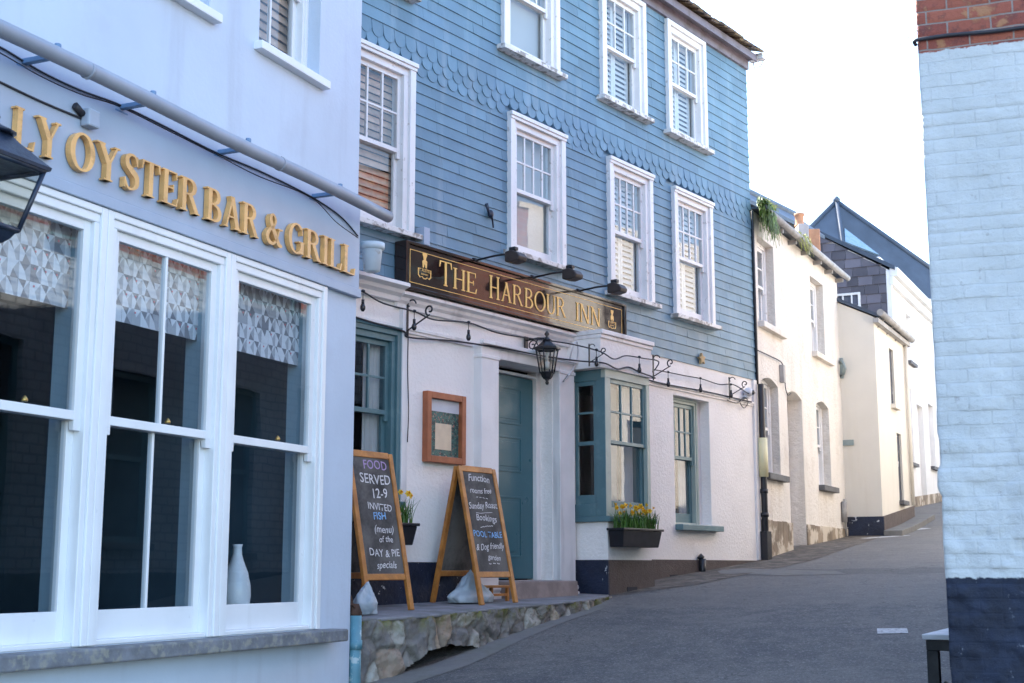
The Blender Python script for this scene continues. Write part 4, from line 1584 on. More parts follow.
# side sash of the bay lies in the plane x = 1.06, build it turned
def side_sash():
    b = MB()
    x0, x1 = 1.075, 1.105
    y0, y1 = -.295, -.005
    for ya, yb, za, zb in ((y0, y0 + .04, .72, 2.11), (y1 - .04, y1, .72, 2.11), (y0 + .04, y1 - .04, 2.06, 2.11), (y0 + .04, y1 - .04, .72, .82),
                           (y0 + .04, y1 - .04, 1.38, 1.425), (y0 + .04, y1 - .04, 1.735, 1.76)):
        b.box(x0, x1, ya, yb, za, zb)
    part('sash', b, M['teal'], bayp, bevel=.003)
    g = MB()
    g.face([(1.09, y0 + .03, .76), (1.09, y1 - .03, .76), (1.09, y1 - .03, 2.08), (1.09, y0 + .03, 2.08)])
    part('glass', g, M['glass'], bayp, fix=False)


side_sash()
b = MB()
b.box(1.081, 2.04, -OFF - .003, 0, -.6, .52)
part('bay_base', b, M['pub_white'], pub, bevel=.01)

# other ground floor windows
W = sash_window(pub, g1[0] + .002, g1[1] - .002, g1[2] + .002, g1[3] - .002, v=.02, aw=.11, proud=.055, nx=3, ny=2, lnx=1, mf=M['teal'], head=False, zm=1.47, sill=(.07, .04, .04), inner='half')
b = MB()
b.box(g1[0] - .05, g1[1] + .0, -.045, .0, g1[3] - .0, g1[3] + .03)
part('window_head', b, M['teal'], pub)
sash_window(pub, g3[0] + .002, g3[1] - .14, g3[2] + .002, g3[3] - .002, v=.12, aw=.07, proud=.02, nx=4, ny=2, lnx=1, mf=M['teal_lit'], ms=M['teal'], head=False, zm=1.43, inner='half', brail=.12)
b = MB()
b.box(g3[1] - .14, g3[1] - .003, .14, .16, g3[2] + .002, g3[3] - .002)
part('window_jamb', b, M['pub_white'], pub)
b = MB()
b.box(g3[0] - .01, g3[1] + .14, -.11, .12, g3[2] - .075, g3[2] - .001)
part('sill', b, M['teal'], pub, bevel=.008)

# ------------------------------------------------------------------ pub sign
sg = thing('pub_sign', 'long glossy black pub sign with gold lettering over the door', 'sign', PUB, (0, -.15, 2.70))
SU0, SU1, SZ0, SZ1 = -2.06, 1.93, 2.695, 3.115
b = MB()
b.box(SU0, SU1, -.15, -.03, SZ0, SZ1)
part('board', b, M['sign_black'], sg, bevel=.004)
b = MB()
t_ = .04
b.box(SU0 - .015, SU1 + .015, -.175, -.02, SZ1 - .002, SZ1 + .03)
b.box(SU0 - .015, SU1 + .015, -.175, -.02, SZ0 - .03, SZ0 + .002)
b.box(SU0 - .03, SU0 + .012, -.174, -.02, SZ0 - .029, SZ1 + .029)
b.box(SU1 - .012, SU1 + .03, -.174, -.02, SZ0 - .029, SZ1 + .029)
part('moulding', b, M['sign_black'], sg, bevel=.005)
b = MB()
i_ = .045
for a, c, z0, z1 in ((SU0 + i_, SU1 - i_, SZ1 - i_ - .006, SZ1 - i_), (SU0 + i_, SU1 - i_, SZ0 + i_, SZ0 + i_ + .006), (SU0 + i_, SU0 + i_ + .006, SZ0 + i_ + .006, SZ1 - i_ - .006), (SU1 - i_ - .006, SU1 - i_, SZ0 + i_ + .006, SZ1 - i_ - .006)):
    b.box(a, c, -.1525, -.149, z0, z1)
part('border_line', b, M['gold_leaf'], sg)
LB, LH = 2.79, .215
for w, p, q, cz in (('THE', (439.5, 264), (477, 296), 1.16), ('HARBOUR', (489.5, 280), (566.5, 319), 1.14), ('INN', (576, 303), (600.5, 326), 1.0)):
    a, _ = PUB.px(*p, .155)
    c, _ = PUB.px(*q, .155)
    letters(w, a, c, LB, LH, -.158, .007, sg, M['gold_leaf'], .105, .05, .055, .09, caps=cz)


def emblem(cx, cz, s, full):
    b = MB()
    # tall sheaf-like finial above a scrolled plaque
    pr = [(-.30, .18), (-.36, .52), (-.16, .60), (-.20, .72), (-.34, .86), (-.30, .98), (.30, .98), (.34, .86), (.20, .72), (.16, .60), (.36, .52), (.30, .18), (.12, .18), (0, .42), (-.12, .18)]
    b.prism([(cx + x * s * .55, cz + z * s) for x, z in pr], -.1535, -.149)
    if full:
        out = [(-.85, .20), (-.85, -.42), (-.62, -.62), (-.35, -.52), (-.15, -.66), (.15, -.66), (.35, -.52), (.62, -.62), (.85, -.42), (.85, .20)]
        n = len(out)
        sc = lambda p, k: (cx + p[0] * s * .62 * k, cz + p[1] * s * .62 * k - .01 * s)
        for i in range(n):
            p, q = out[i], out[(i + 1) % n]
            b.prism([sc(p, 1), sc(q, 1), sc(q, .88), sc(p, .88)], -.1532 - .0002 * (i % 2), -.149)
    part('emblem', b, M['gold_leaf'], sg)
    if full:
        me = font_mesh('ST. AUSTELL', s * .20, 'CENTER')
        me.transform(Matrix.Translation((cx, -.1526, cz - .04 * s)) @ Matrix.Rotation(R(90), 4, 'X'))
        me.materials.append(M['gold_leaf'])
        part('emblem_lettering', me, None, sg)
        me = font_mesh('BREWERY', s * .13, 'CENTER')
        me.transform(Matrix.Translation((cx, -.1526, cz - .22 * s)) @ Matrix.Rotation(R(90), 4, 'X'))
        me.materials.append(M['gold_leaf'])
        part('emblem_lettering', me, None, sg)


eu, ez = PUB.px(424.5, 274, .15)
emblem(eu, 2.885, .19, True)
eu2, _ = PUB.px(612, 322, .15)
emblem(eu2, 2.875, .16, True)

# sign lamps
LAMP = [(-.98, 'black sign lamp over the word THE, nearest the restaurant'), (.05, 'black sign lamp over the middle of the pub sign'), (.95, 'black sign lamp at the right end of the pub sign')]
proto = None
for i, (u, lab) in enumerate(LAMP):
    if proto is None:
        T = thing('sign_lamp', lab, 'lamp', PUB, (u, -.16, 3.15), 'lamps over the pub sign')
        b = MB()
        b.tube([(u, -.16, 3.145), (u, -.40, 3.16), (u, -.66, 3.155)], .011, 8)
        b.tube([(u - .05, -.16, 3.14), (u + .05, -.16, 3.14)], .025, 10)
        part('arm', b, M['black_metal'], T)
        b = MB()
        pts = [(-.58, 3.165), (-.58, 3.06), (-.66, 3.045), (-.75, 3.06), (-.765, 3.10), (-.73, 3.145), (-.66, 3.175)]
        a = [b.b.verts.new((u - .075, y, z)) for y, z in pts]
        c = [b.b.verts.new((u + .075, y, z)) for y, z in pts]
        b.b.faces.new(a); b.b.faces.new(c[::-1])
        for k in range(len(pts)):
            b.b.faces.new((a[k], c[k], c[(k + 1) % len(pts)], a[(k + 1) % len(pts)]))
        part('shade', b, M['black_shade'], T, bevel=.012)
        b = MB()
        b.box(u - .03, u + .03, -.68, -.60, 3.18, 3.215)
        part('knuckle', b, M['black_metal'], T, bevel=.006)
        proto = T
        pu_ = u
    else:
        T = proto.copy()
        COL.objects.link(T)
        T.matrix_world = PUB.m @ Matrix.Translation((u, -.16, 3.15))
        T['label'] = lab
        for ch in list(proto.children):
            k = ch.copy()
            COL.objects.link(k)
            k.parent = T

# lantern by the door
u, z = PUB.px(547, 355, .32)
wl = thing('wall_lantern', 'small black six sided lantern on a scrolled bracket over the pub door', 'lantern', PUB, (u, -.32, 2.1))
lantern(wl, u, -.32, 2.08, 2.33, .078, .122, 6, 0.3, M['black_metal'], .10, 1.22, .09, .008)
b = MB()
b.tube([(u, -.05, 2.46), (u, -.2, 2.47), (u, -.32, 2.455)], .010, 8)
sp = []
for k in range(22):
    a = k * .42
    r = .065 * (1 - k / 24)
    sp.append((u, -.13 - r * math.cos(a), 2.395 + r * math.sin(a)))
b.tube(sp, .007, 6)
b.box(u - .025, u + .025, -.052, -.03, 2.34, 2.50)
b.tube([(u, -.05, 2.36), (u, -.12, 2.33), (u, -.2, 2.46)], .007, 6)
part('bracket', b, M['black_metal'], wl)
b = MB()
b.tube([(u, -.32, 2.30), (u, -.32, 2.20)], .016, 8)
b.tube([(u, -.32, 2.2), (u, -.32, 2.12)], .028, 12)
part('lamp', b, M['white_plastic'], wl)

# festoon lights
fs = thing('festoon_lights', 'dark cable with hanging dark bulbs strung along the front of the pub', 'string lights', PUB, (0, -.15, 2.5))
cab = [(-3.9, -.30, 2.56), (-3.3, -.28, 2.545), (-2.82, -.27, 2.50), (-2.5, -.25, 2.44), (-2.02, -.22, 2.44), (-1.7, -.2, 2.41), (-1.15, -.2, 2.46), (-.7, -.22, 2.42), (-.2, -.25, 2.43), (.35, -.4, 2.43),
       (.80, -.52, 2.39), (1.1, -.52, 2.34), (1.36, -.52, 2.41), (1.75, -.52, 2.43), (2.14, -.5, 2.44), (2.35, -.3, 2.36), (2.7, -.12, 2.44), (3.1, -.08, 2.46), (3.55, -.07, 2.47), (4.0, -.07, 2.48), (4.5, -.07, 2.46), (4.9, -.08, 2.50), (5.3, -.1, 2.42), (5.6, -.06, 2.46)]


def smooth(P, n=6):
    P = [Vector(p) for p in P]
    out = []
    for i in range(len(P) - 1):
        p0, p1, p2, p3 = P[max(0, i - 1)], P[i], P[i + 1], P[min(len(P) - 1, i + 2)]
        for k in range(n):
            f = k / n
            out.append(.5 * ((2 * p1) + (p2 - p0) * f + (2 * p0 - 5 * p1 + 4 * p2 - p3) * f * f + (3 * p1 - p0 - 3 * p2 + p3) * f ** 3))
    return out + [P[-1]]


b = MB()
b.tube(smooth(cab), .008, 6)
part('cable', b, M['cable'], fs)
for u, v, zt in ((-2.80, -.27, 2.50), (-2.02, -.22, 2.44), (-1.15, -.2, 2.46), (.74, -.52, 2.395), (1.66, -.52, 2.43), (3.1, -.08, 2.46), (3.97, -.07, 2.48), (4.82, -.08, 2.49), (-3.6, -.28, 2.55)):
    b = MB()
    b.tube([(u, v, zt), (u, v, zt - .08)], .004, 5)
    b.tube([(u, v, zt - .075), (u, v, zt - .115)], .014, 8)
    b.lathe(u, v, [(.012, zt - .185), (.024, zt - .165), (.026, zt - .145), (.015, zt - .115)], 10)
    b.blob((u, v, zt + .004), (.02, .02, .016), 1, 0, 8, 6)
    part('bulb', b, M['bulb'], fs)
cable('cable', [(-3.9, -.06, 2.36), (-3.2, -.06, 2.34), (-2.5, -.07, 2.29), (-2.0, -.06, 2.27), (-1.9, -.06, 2.22), (-1.2, -.05, 2.28), (-.5, -.14, 2.29), (.3, -.16, 2.3), (.7, -.3, 2.29), (.95, -.48, 2.28), (1.25, -.47, 2.25), (1.5, -.47, 2.30), (1.75, -.47, 2.27), (2.1, -.47, 2.24), (2.3, -.05, 2.34), (3.0, -.045, 2.31), (4.2, -.045, 2.33), (5.5, -.05, 2.32)],
      .009, M['cable'], PUB, 'dark cable clipped along the thin moulding beneath the festoon bulbs')


def scroll_bracket(u, off, z, s, label):
    b = MB()
    b.box(u - .008 * s, u + .008 * s, -off - .012, -off, z - .14 * s, z + .14 * s)
    b.tube([(u, -off, z - .10 * s), (u, -off - .22 * s, z + .0 * s)], .006 * s, 6)
    sp = []
    for k in range(16):
        a = k * .42 - 1.2
        r = .045 * s * (1 - k / 20)
        sp.append((u, -off - .22 * s - r * math.cos(a) * -1, z + .035 * s + r * math.sin(a)))
    b.tube(sp, .007 * s, 6)
    sp = []
    for k in range(12):
        a = k * .45
        r = .04 * s * (1 - k / 16)
        sp.append((u, -off - .01 - r - r * math.cos(a), z + .10 * s + r * math.sin(a)))
    b.tube(sp, .006 * s, 6)
    solo('hanging_bracket', b, M['black_metal'], PUB, label, 'bracket', 'wrought iron scroll brackets on the pub front', base=(u, -off, z))


u_, z_ = PUB.px(405.5, 318, .03)
scroll_bracket(u_, .05, z_, 1.3, 'black scrolled iron bracket beside the left end of the pub sign')
u_, z_ = PUB.px(589.5, 355, .46)
scroll_bracket(u_, .45, z_, .9, 'black scrolled iron bracket on the white wall over the bay window')
u_, z_ = PUB.px(651, 365, .45)
scroll_bracket(2.105, .44, 2.37, 1.1, 'black scrolled iron bracket at the right end of the bay cornice')
u_, z_ = PUB.px(729, 388, .03)
scroll_bracket(u_, .03, z_, 1.1, 'black scrolled iron bracket beside the security camera')
cable('cable', [(.42, -.36, 2.10), (.55, -.2, 2.05), (.75, -.12, 2.12), (.9, -.14, 2.3), (.85, -.2, 2.45), (.75, -.25, 2.52), (.66, -.26, 2.45), (.68, -.2, 2.30)], .008, M['cable_white'], PUB, 'white cable looped beside the pub door lantern')
cable('cable', [(-1.93, -.07, 2.3), (-1.92, -.06, 1.9), (-1.9, -.06, 1.5), (-1.905, -.055, 1.2)], .005, M['cable'], PUB, 'thin dark cable hanging down beside the teal window frame')
cable('conduit', [(2.075, -.06, 2.3), (2.075, -.06, 1.5), (2.075, -.06, .8), (2.075, -.06, .1), (2.075, -.07, -.2)], .018, M['cable_white'], PUB, 'slim pale conduit running down beside the bay window', 'conduit')

# camera
u, z = PUB.px(749, 392, .08)
cc = thing('security_camera', 'small white security camera with black lens at the right corner of the pub', 'camera', PUB, (u, -.05, z))
b = MB()
b.blob((u, -.07, z), (.07, .07, .065), 2, .03, 16, 10)
b.lathe(u, -.03, [(.05, z - .09), (.05, z - .05)], 12)
part('housing', b, M['white_plastic'], cc)
b = MB()
b.blob((u + .02, -.125, z - .005), (.038, .03, .038), 2, .0, 14, 8)
part('lens', b, M['black_plastic'], cc)
cable('cable', pxp(PUB, [(727, 400), (737, 403), (744, 397), (748, 402), (744, 408), (740, 401), (748, 398)], .05), .006, M['cable'], PUB, 'tangle of thin dark cable under the security camera')

# drainpipe
dp2 = thing('drainpipe', 'black drainpipe at the right end of the pub with a cream yellow guard', 'drainpipe', PUB, (5.90, -.08, .15))
b = MB()
b.tube([(5.745, -.03, 5.15), (5.745, -.03, 2.6)], .02, 10)
b.tube([(5.75, -.08, 2.6), (5.75, -.08, .12)], .045, 14)
b.box(5.68, 5.82, -.14, -.0, .1, .52)
part('pipe', b, M['black_plastic'], dp2, bevel=.004)
b = MB()
b.tube([(5.75, -.08, 1.28), (5.75, -.08, 1.83)], .068, 16)
part('guard', b, M['yellow_plastic'], dp2)
b = MB()
b.tube([(5.75, -.08, 1.05), (5.75, -.08, 1.11)], .056, 14)
b.tube([(5.75, -.08, .72), (5.75, -.08, .78)], .056, 14)
part('collar', b, M['black_plastic'], dp2)

# ornaments on the slates
u, z = PUB.px(701, 359, .03)
b = MB()
pts = []
for k in range(10):
    a = R(90 + 36 * k + 8)
    r = .085 if k % 2 == 0 else .045
    pts.append((u + r * math.cos(a) * 1.1, z + r * math.sin(a)))
b.prism(pts, -.06, -.02)
solo('star_ornament', b, M['starfish'], PUB, 'small faded orange star ornament fixed to the blue slates', 'ornament', base=(u, -.03, z), bevel=.008)
u, z = PUB.px(490, 214, .04)
ih = thing('iron_hook', 'dark iron hook fixed to the blue slates above the pub sign', 'hook', PUB, (u, -.03, z))
b = MB()
b.tube([(u - .09, -.06, z + .09), (u - .03, -.05, z + .0), (u + .03, -.045, z - .02), (u + .06, -.04, z - .14)], [.02, .014, .012, .008], 8)
b.blob((u, -.05, z), (.04, .03, .045), 3, .1, 10, 8)
part('hook', b, M['lantern_blue'], ih)
b = MB()
b.box(-2.06 + .27, -2.06 + .36, -.14, -.03, 3.16, 3.34)
solo('junction_box', b, M['fascia_paint'], PUB, 'small grey junction box on top of the left end of the pub sign', 'box', base=(-1.75, -.08, 3.16), bevel=.006)

# pale pot near the restaurant corner
hp = thing('wall_pot', 'pale blue round pot fixed high beside the corner of the restaurant', 'pot', PUB, (-2.66, -.40, 2.66))
u, z = PUB.px(372, 258, .40)
b = MB()
b.lathe(u, -.40, [(.045, z - .135), (.075, z - .12), (.092, z + .07), (.095, z + .075), (.112, z + .08), (.115, z + .135), (.10, z + .137)], 24)
part('pot', b, M['pale_pot'], hp)
b = MB()
b.box(u - .03, u + .03, -.31, -.0, z + .06, z + .12)
part('bracket', b, M['pale_pot'], hp, bevel=.004)

# menu case
mu0, mz1 = PUB.px(426.4, 390.5, .05)
mu1, _ = PUB.px(465, 395.7, .05)
_, mz0 = PUB.px(426.4, 461.5, .05)
mn = thing('menu_case', 'red brown wooden menu frame with floral print on the white pub wall', 'menu board', PUB, (mu0, 0, mz0))
b = MB()
fw = .065
b.box(mu0, mu0 + fw, -.07, 0, mz0, mz1)
b.box(mu1 - fw, mu1, -.07, 0, mz0, mz1)
b.box(mu0 + fw, mu1 - fw, -.069, 0, mz1 - fw, mz1)
b.box(mu0 + fw, mu1 - fw, -.069, 0, mz0, mz0 + fw)
part('frame', b, M['wood_red'], mn, bevel=.006)
b = MB()
b.box(mu0 + fw, mu1 - fw, -.02, -.001, mz0 + fw, mz1 - fw - .12)
part('backing', b, M['print'], mn)
b = MB()
b.box(mu0 + fw, mu1 - fw, -.025, -.002, mz1 - fw - .12, mz1 - fw)
part('header', b, M['paper_white'], mn)
b = MB()
b.box(mu0 + fw + .11, mu1 - fw - .12, -.024, -.021, mz0 + fw + .07, mz0 + fw + .33)
part('sheet', b, M['paper'], mn)
g = MB()
g.face([(mu0 + fw, -.045, mz0 + fw), (mu1 - fw, -.045, mz0 + fw), (mu1 - fw, -.045, mz1 - fw), (mu0 + fw, -.045, mz1 - fw)])
part('glass', g, M['case_glass'], mn, fix=False)


# ------------------------------------------------------------------ chalkboards
def chalkboard(u0, off, width, height, spread, label, lines, yaw=0.0):
    """u0 = left front foot, off = distance of the front feet from the pub wall"""
    fr = Frame(P2(PUB, u0, off), PUB.az + yaw)
    zf = lambda x, y: terr_z(*PUB.loc(fr.w(x, -y, 0)))
    T = thing('chalkboard', label, 'chalkboard', fr, (0, 0, zf(0, 0)), 'folding chalkboards on the raised pavement')
    w = width
    ht = height
    zt = zf(0, 0) + ht
    ya = spread / 2
    lw, lt = .055, .035

    def side(sgn, nm):
        # sgn -1: front leaf (feet at y=0), +1 rear leaf (feet at y=spread)
        yf = 0 if sgn < 0 else spread
        yt = ya - .012 if sgn < 0 else ya + .012

        def pt(x, k, d=0):
            z0 = zf(0, yf)
            return Vector((x, yf + (yt - yf) * k + d * sgn, z0 + (zt - z0) * k))
        b = MB()
        up = Vector((1, 0, 0))
        nrm = (pt(0, 1) - pt(0, 0)).cross(up).normalized()
        for x in (lw / 2, w - lw / 2):
            z0 = zf(x, yf)
            p0 = pt(x, 0)
            p0.z = z0
            b.bar(p0, pt(x, 1), lw, lt, up=nrm)
        for k0, h in ((.985, .06), (.215, .055)):
            b.bar(pt(lw, k0), pt(w - lw, k0), h, lt * .8, up=nrm)
        part('frame' if sgn < 0 else 'rear_frame', b, M['wood_orange'], T, bevel=.005)
        b = MB()
        a0, a1 = pt(lw * .8, .235), pt(w - lw * .8, .235)
        c0, c1 = pt(lw * .8, .965), pt(w - lw * .8, .965)
        n = nrm * .006
        b.hexa([a0 - n, a1 - n, a1 + n, a0 + n, c0 - n, c1 - n, c1 + n, c0 + n])
        part('board' if sgn < 0 else 'rear_board', b, M['chalkboard'], T)
        return pt, nrm
    pt, nrm = side(-1, 'front')
    side(1, 'rear')
    if nrm.y > 0:
        nrm = -nrm
    # writing
    o = pt(lw, .235)
    ux = Vector((1, 0, 0))
    uz = (pt(0, 1) - pt(0, 0)).normalized()
    mtx = Matrix((ux, uz, nrm)).transposed().to_4x4()
    H = (pt(0, .965) - pt(0, .235)).length
    Wd = w - 2 * lw
    for txt, yy, size, m, sh, xo in lines:
        size *= .88
        me = font_mesh(txt, size, 'CENTER', sh)
        rnd = random.Random(txt)
        wid = max(v.co.x for v in me.vertices) - min(v.co.x for v in me.vertices) if me.vertices else 1
        sx = min(1.0, Wd * .92 / wid)
        for v in me.vertices:
            v.co.x = v.co.x * sx
            v.co.y += .006 * noise.noise(Vector((v.co.x * 26, size * 90, 0))) + .009 * math.sin(v.co.x * 9 + yy * 30)
            v.co.x += .005 * noise.noise(Vector((v.co.x * 18, v.co.y * 22, 4)))
        p = o + ux * (Wd / 2 + xo) + uz * (H * yy) + nrm * .0085
        me.transform(Matrix.Translation(p) @ mtx)
        me.materials.append(m)
        part('writing', me, None, T)
    return T


c1, c2, c3 = M['chalk'], M['chalk_blue'], M['chalk_violet']
chalkboard(-1.545, .665, .62, 1.315, .58, 'open folding chalkboard standing in front of the pub door',
           [('Function', .90, .115, c1, .25, 0), ('rooms free', .79, .09, c1, .2, 0), ('Sunday Roast', .63, .105, c1, .1, 0), ('Bookings', .50, .105, c1, .1, .02), ('POOL TABLE', .345, .095, c2, 0, 0),
            ('& Dog friendly', .22, .10, c1, .3, 0), ('garden', .12, .085, c1, .3, .04), ('~ ~ ~ ~', .72, .07, c1, .3, 0), ('~~~~~~', .43, .07, c1, .2, 0), ('~ ~ ~', .05, .09, c1, .3, .02), ('_______', .60, .09, c1, .0, 0)], -2)
chalkboard(-3.13, .69, .62, 1.39, .58, 'folding chalkboard half hidden behind the corner of the restaurant',
           [('FOOD', .895, .13, c3, 0, .05), ('SERVED', .775, .14, c1, 0, .03), ('12-9', .645, .14, c1, 0, .06), ('INVITED', .545, .10, c1, 0, .04), ('FISH', .455, .105, c2, 0, .02), ('(menu)', .355, .105, c1, .25, .05),
            ('of the', .26, .09, c1, .2, .06), ('DAY & PIE', .15, .105, c1, 0, .02), ('specials', .04, .10, c1, .3, .02)], -2)

# sacks
q = PUB
b = MB()
uu, oo = -1.30, .36
b.blob((uu, -oo, terr_z(uu, oo) + .06), (.28, .17, .24), 4, .26, 64, 44, flat=terr_z(uu, oo) + .004, peak=.72)
solo('plastic_sack', b, M['bag'], PUB, 'pale blue plastic weight sack under the chalkboard by the door', 'sack', 'weight sacks under the chalkboards', base=(uu, -oo, terr_z(uu, oo)))
b = MB()
uu, oo = -3.27, .80
b.blob((uu, -oo, terr_z(uu, oo) + .10), (.11, .10, .15), 9, .26, 64, 44, flat=terr_z(uu, oo) + .004, peak=.5)
solo('plastic_sack', b, M['bag'], PUB, 'pale blue plastic weight sack beside the restaurant corner pipe', 'sack', 'weight sacks under the chalkboards', base=(uu, -oo, terr_z(uu, oo)))
# small stool behind the chalkboard
uu, oo = -.95, .30
zt = terr_z(uu, oo)
sl = thing('wooden_stand', 'small low orange wooden stand behind the chalkboard by the door', 'stand', PUB, (uu, -oo, zt))
b = MB()
b.box(uu - .20, uu + .22, -oo - .12, -oo + .12, zt + .13, zt + .155)
part('top', b, M['wood_orange'], sl, bevel=.004)
for dx in (-.17, .19):
    for dy in (-.1, .1):
        b = MB()
        b.box(uu + dx - .015, uu + dx + .015, -oo + dy - .015, -oo + dy + .015, zt, zt + .13)
        part('leg', b, M['wood_orange'], sl)
b = MB()
b.box(uu - .155, uu + .175, -oo - .108, -oo - .092, zt + .05, zt + .075)
part('stretcher', b, M['wood_orange'], sl)


# ------------------------------------------------------------------ planters and daffodils
def planter(u0, u1, o0, o1, z0, z1, label):
    T = thing('planter_trough', label, 'planter', PUB, ((u0 + u1) / 2, -(o0 + o1) / 2, z0), 'black planter troughs under the pub windows')
    b = MB()
    t = .03
    b.hexa([(u0 + t, -o1 + t, z0), (u1 - t, -o1 + t, z0), (u1 - t, -o0, z0), (u0 + t, -o0, z0), (u0, -o1, z1), (u1, -o1, z1), (u1, -o0, z1), (u0, -o0, z1)])
    part('trough', b, M['black_plastic'], T, bevel=.008)
    b = MB()
    for a, c, d, e in ((u0 - .018, u1 + .018, -o1 - .018, -o1 + .012), (u0 - .018, u1 + .018, -o0 - .012, -o0 + .012), (u0 - .018, u0 + .012, -o1 + .012, -o0 - .012), (u1 - .012, u1 + .018, -o1 + .012, -o0 - .012)):
        b.box(a, c, d, e, z1 + .001, z1 + .028)
    part('rim', b, M['black_plastic'], T, bevel=.006)
    b = MB()
    b.box(u0 + .013, u1 - .013, -o1 + .013, -o0 - .013, z1 + .001, z1 + .012)
    part('soil', b, M['brown_plinth'], T)
    return T


FLOWER = None


def daffodils(u0, u1, o0, o1, z, n_leaf, n_fl, hgt, seed, label):
    global FLOWER
    rnd = random.Random(seed)
    T = thing('daffodil_clump', label, 'daffodils', PUB, ((u0 + u1) / 2, -(o0 + o1) / 2, z), 'daffodils growing in the troughs')
    b = MB()

    def blade(p, h, lean, az, w):
        pr = None
        n = 5
        ca, sa = math.cos(az), math.sin(az)
        for i in range(n + 1):
            k = i / n
            d = lean * k * k * h
            q = Vector((p[0] + ca * d, p[1] + sa * d, p[2] + h * k * (1 - .12 * lean * k)))
            ww = w * (1 - k ** 2.2) + .0008
            s = Vector((-sa, ca, 0)) * ww
            cur = (b.b.verts.new(q - s), b.b.verts.new(q + s))
            if pr:
                b.b.faces.new((pr[0], pr[1], cur[1], cur[0]))
            pr = cur
        return q
    for k in range(n_leaf):
        p = (rnd.uniform(u0, u1), -rnd.uniform(o0, o1), z)
        blade(p, rnd.uniform(.6, 1.05) * hgt * .88, rnd.uniform(.05, .75), rnd.uniform(0, 6.28), rnd.uniform(.004, .007))
    tops = []
    for k in range(n_fl):
        p = (rnd.uniform(u0 + .02, u1 - .02), -rnd.uniform(o0, o1), z)
        q = blade(p, rnd.uniform(.72, 1.12) * hgt, rnd.uniform(.0, .3), rnd.uniform(0, 6.28), .003)
        tops.append(q)
    part('leaves', b, M['leaf'], T, fix=False)
    if FLOWER is None:
        f = MB()
        for k in range(6):
            a = R(60 * k)
            ca, sa = math.cos(a), math.sin(a)
            c = Vector((0, 0, 0))
            w = .013
            mid = Vector((ca * .018, -.004, sa * .018))
            sd = Vector((-sa, 0, ca)) * w
            tip = Vector((ca * .034, -.001, sa * .034))
            f.face([c, mid - sd, tip, mid + sd], 0)
        rr = []
        for r, y in ((.008, -.002), (.009, -.016), (.013, -.024)):
            rr.append([f.b.verts.new((r * math.cos(R(45 * k)), y, r * math.sin(R(45 * k)))) for k in range(8)])
        for a, c in zip(rr, rr[1:]):
            for k in range(8):
                ff = f.b.faces.new((a[k], a[(k + 1) % 8], c[(k + 1) % 8], c[k]))
                ff.material_index = 1
        FLOWER = f.mesh('flower', [M['petal'], M['trumpet']], fix=False)
    for q in tops:
        o = bpy.data.objects.new('flower', FLOWER)
        COL.objects.link(o)
        o.parent = T
        s = rnd.uniform(.85, 1.15)
        o.matrix_basis = WM[T.name].inverted() @ PUB.m @ Matrix.Translation(q) @ Matrix.Rotation(rnd.uniform(-1.3, 1.3), 4, 'Z') @ Matrix.Rotation(rnd.uniform(-.4, .6), 4, 'X') @ Matrix.Diagonal((s, s, s, 1))


planter(1.04, 1.88, .455, .655, .24, .42, 'black trough of daffodils fixed below the bay window')
daffodils(1.07, 1.85, .48, .63, .425, 330, 26, .27, 4, 'yellow daffodils in bloom in the trough below the bay window')
planter(-2.85, -1.97, .05, .25, .22, .395, 'black trough of daffodils beside the half hidden chalkboard')
daffodils(-2.82, -2.0, .08, .23, .40, 260, 16, .30, 8, 'yellow daffodils in bloom beside the half hidden chalkboard')

# ================================================================== WHITE HOUSE
wh = thing('white_house', 'low warm white cottage with deep window recesses and tan stained plinth next to the pub', 'house', WHT, (0, 0, .2))
WE = 5.2
lw1 = (.12, 1.02, 1.36, 2.78)
ldr = (1.50, 2.40, .1, 2.74)
lw2 = (3.33, 4.20, 1.36, 2.78)
uw1 = (.12, 1.00, 3.56, 4.85)
uw2 = (3.22, 4.12, 3.56, 4.85)
b = MB()
wall(b, -.12, WE, -.2, 5.18, [lw1, ldr, lw2, uw1, uw2], depth=.28)
b.face([(WE, 0, -.2), (WE, 5, -.2), (WE, 5, 5.18), (WE, 0, 5.18)])
b.face([(-.12, 5, -.2), (-.12, 5, 5.18), (WE, 5, 5.18), (WE, 5, -.2)])
# segmental heads of the recesses
for h in (lw1, ldr, lw2):
    a, c, z1 = h[0], h[1], h[3]
    n = 8
    pts = [(a, z1 - .085)] + [(a + (c - a) * k / n, z1 - .085 + .08 * math.sin(math.pi * k / n)) for k in range(1, n)] + [(c, z1 - .085), (c, z1 - .002), (a, z1 - .002)]
    b.prism(pts, .001, .279)
part('wall', b, M['cream_wall'], wh)
b = MB()
for a, c in ((-.12, 1.50), (2.40, WE + .004)):
    b = MB()
    n = 6
    for i in range(n):
        x0, x1 = a + (c - a) * i / n, a + (c - a) * (i + 1) / n
        b.box(x0, x1, -.03, .0, -.2, .69 + .006 * math.sin(i * 2.1 + a))
    part('plinth', b, M['tan_plinth'], wh, bevel=.01)
for h in (lw1, lw2):
    sash_window(wh, h[0] + .002, h[1] - .002, h[2] + .002, h[3] - .002, v=.13, aw=.06, proud=.01, nx=2, ny=2, lnx=2, mf=M['white_wood'], head=False, inner='roller')
    b = MB()
    b.box(h[0] - .02, h[1] + .14, -.10, .2, h[2] - .09, h[2] - .001)
    part('sill', b, M['slate_sill'], wh, bevel=.006)
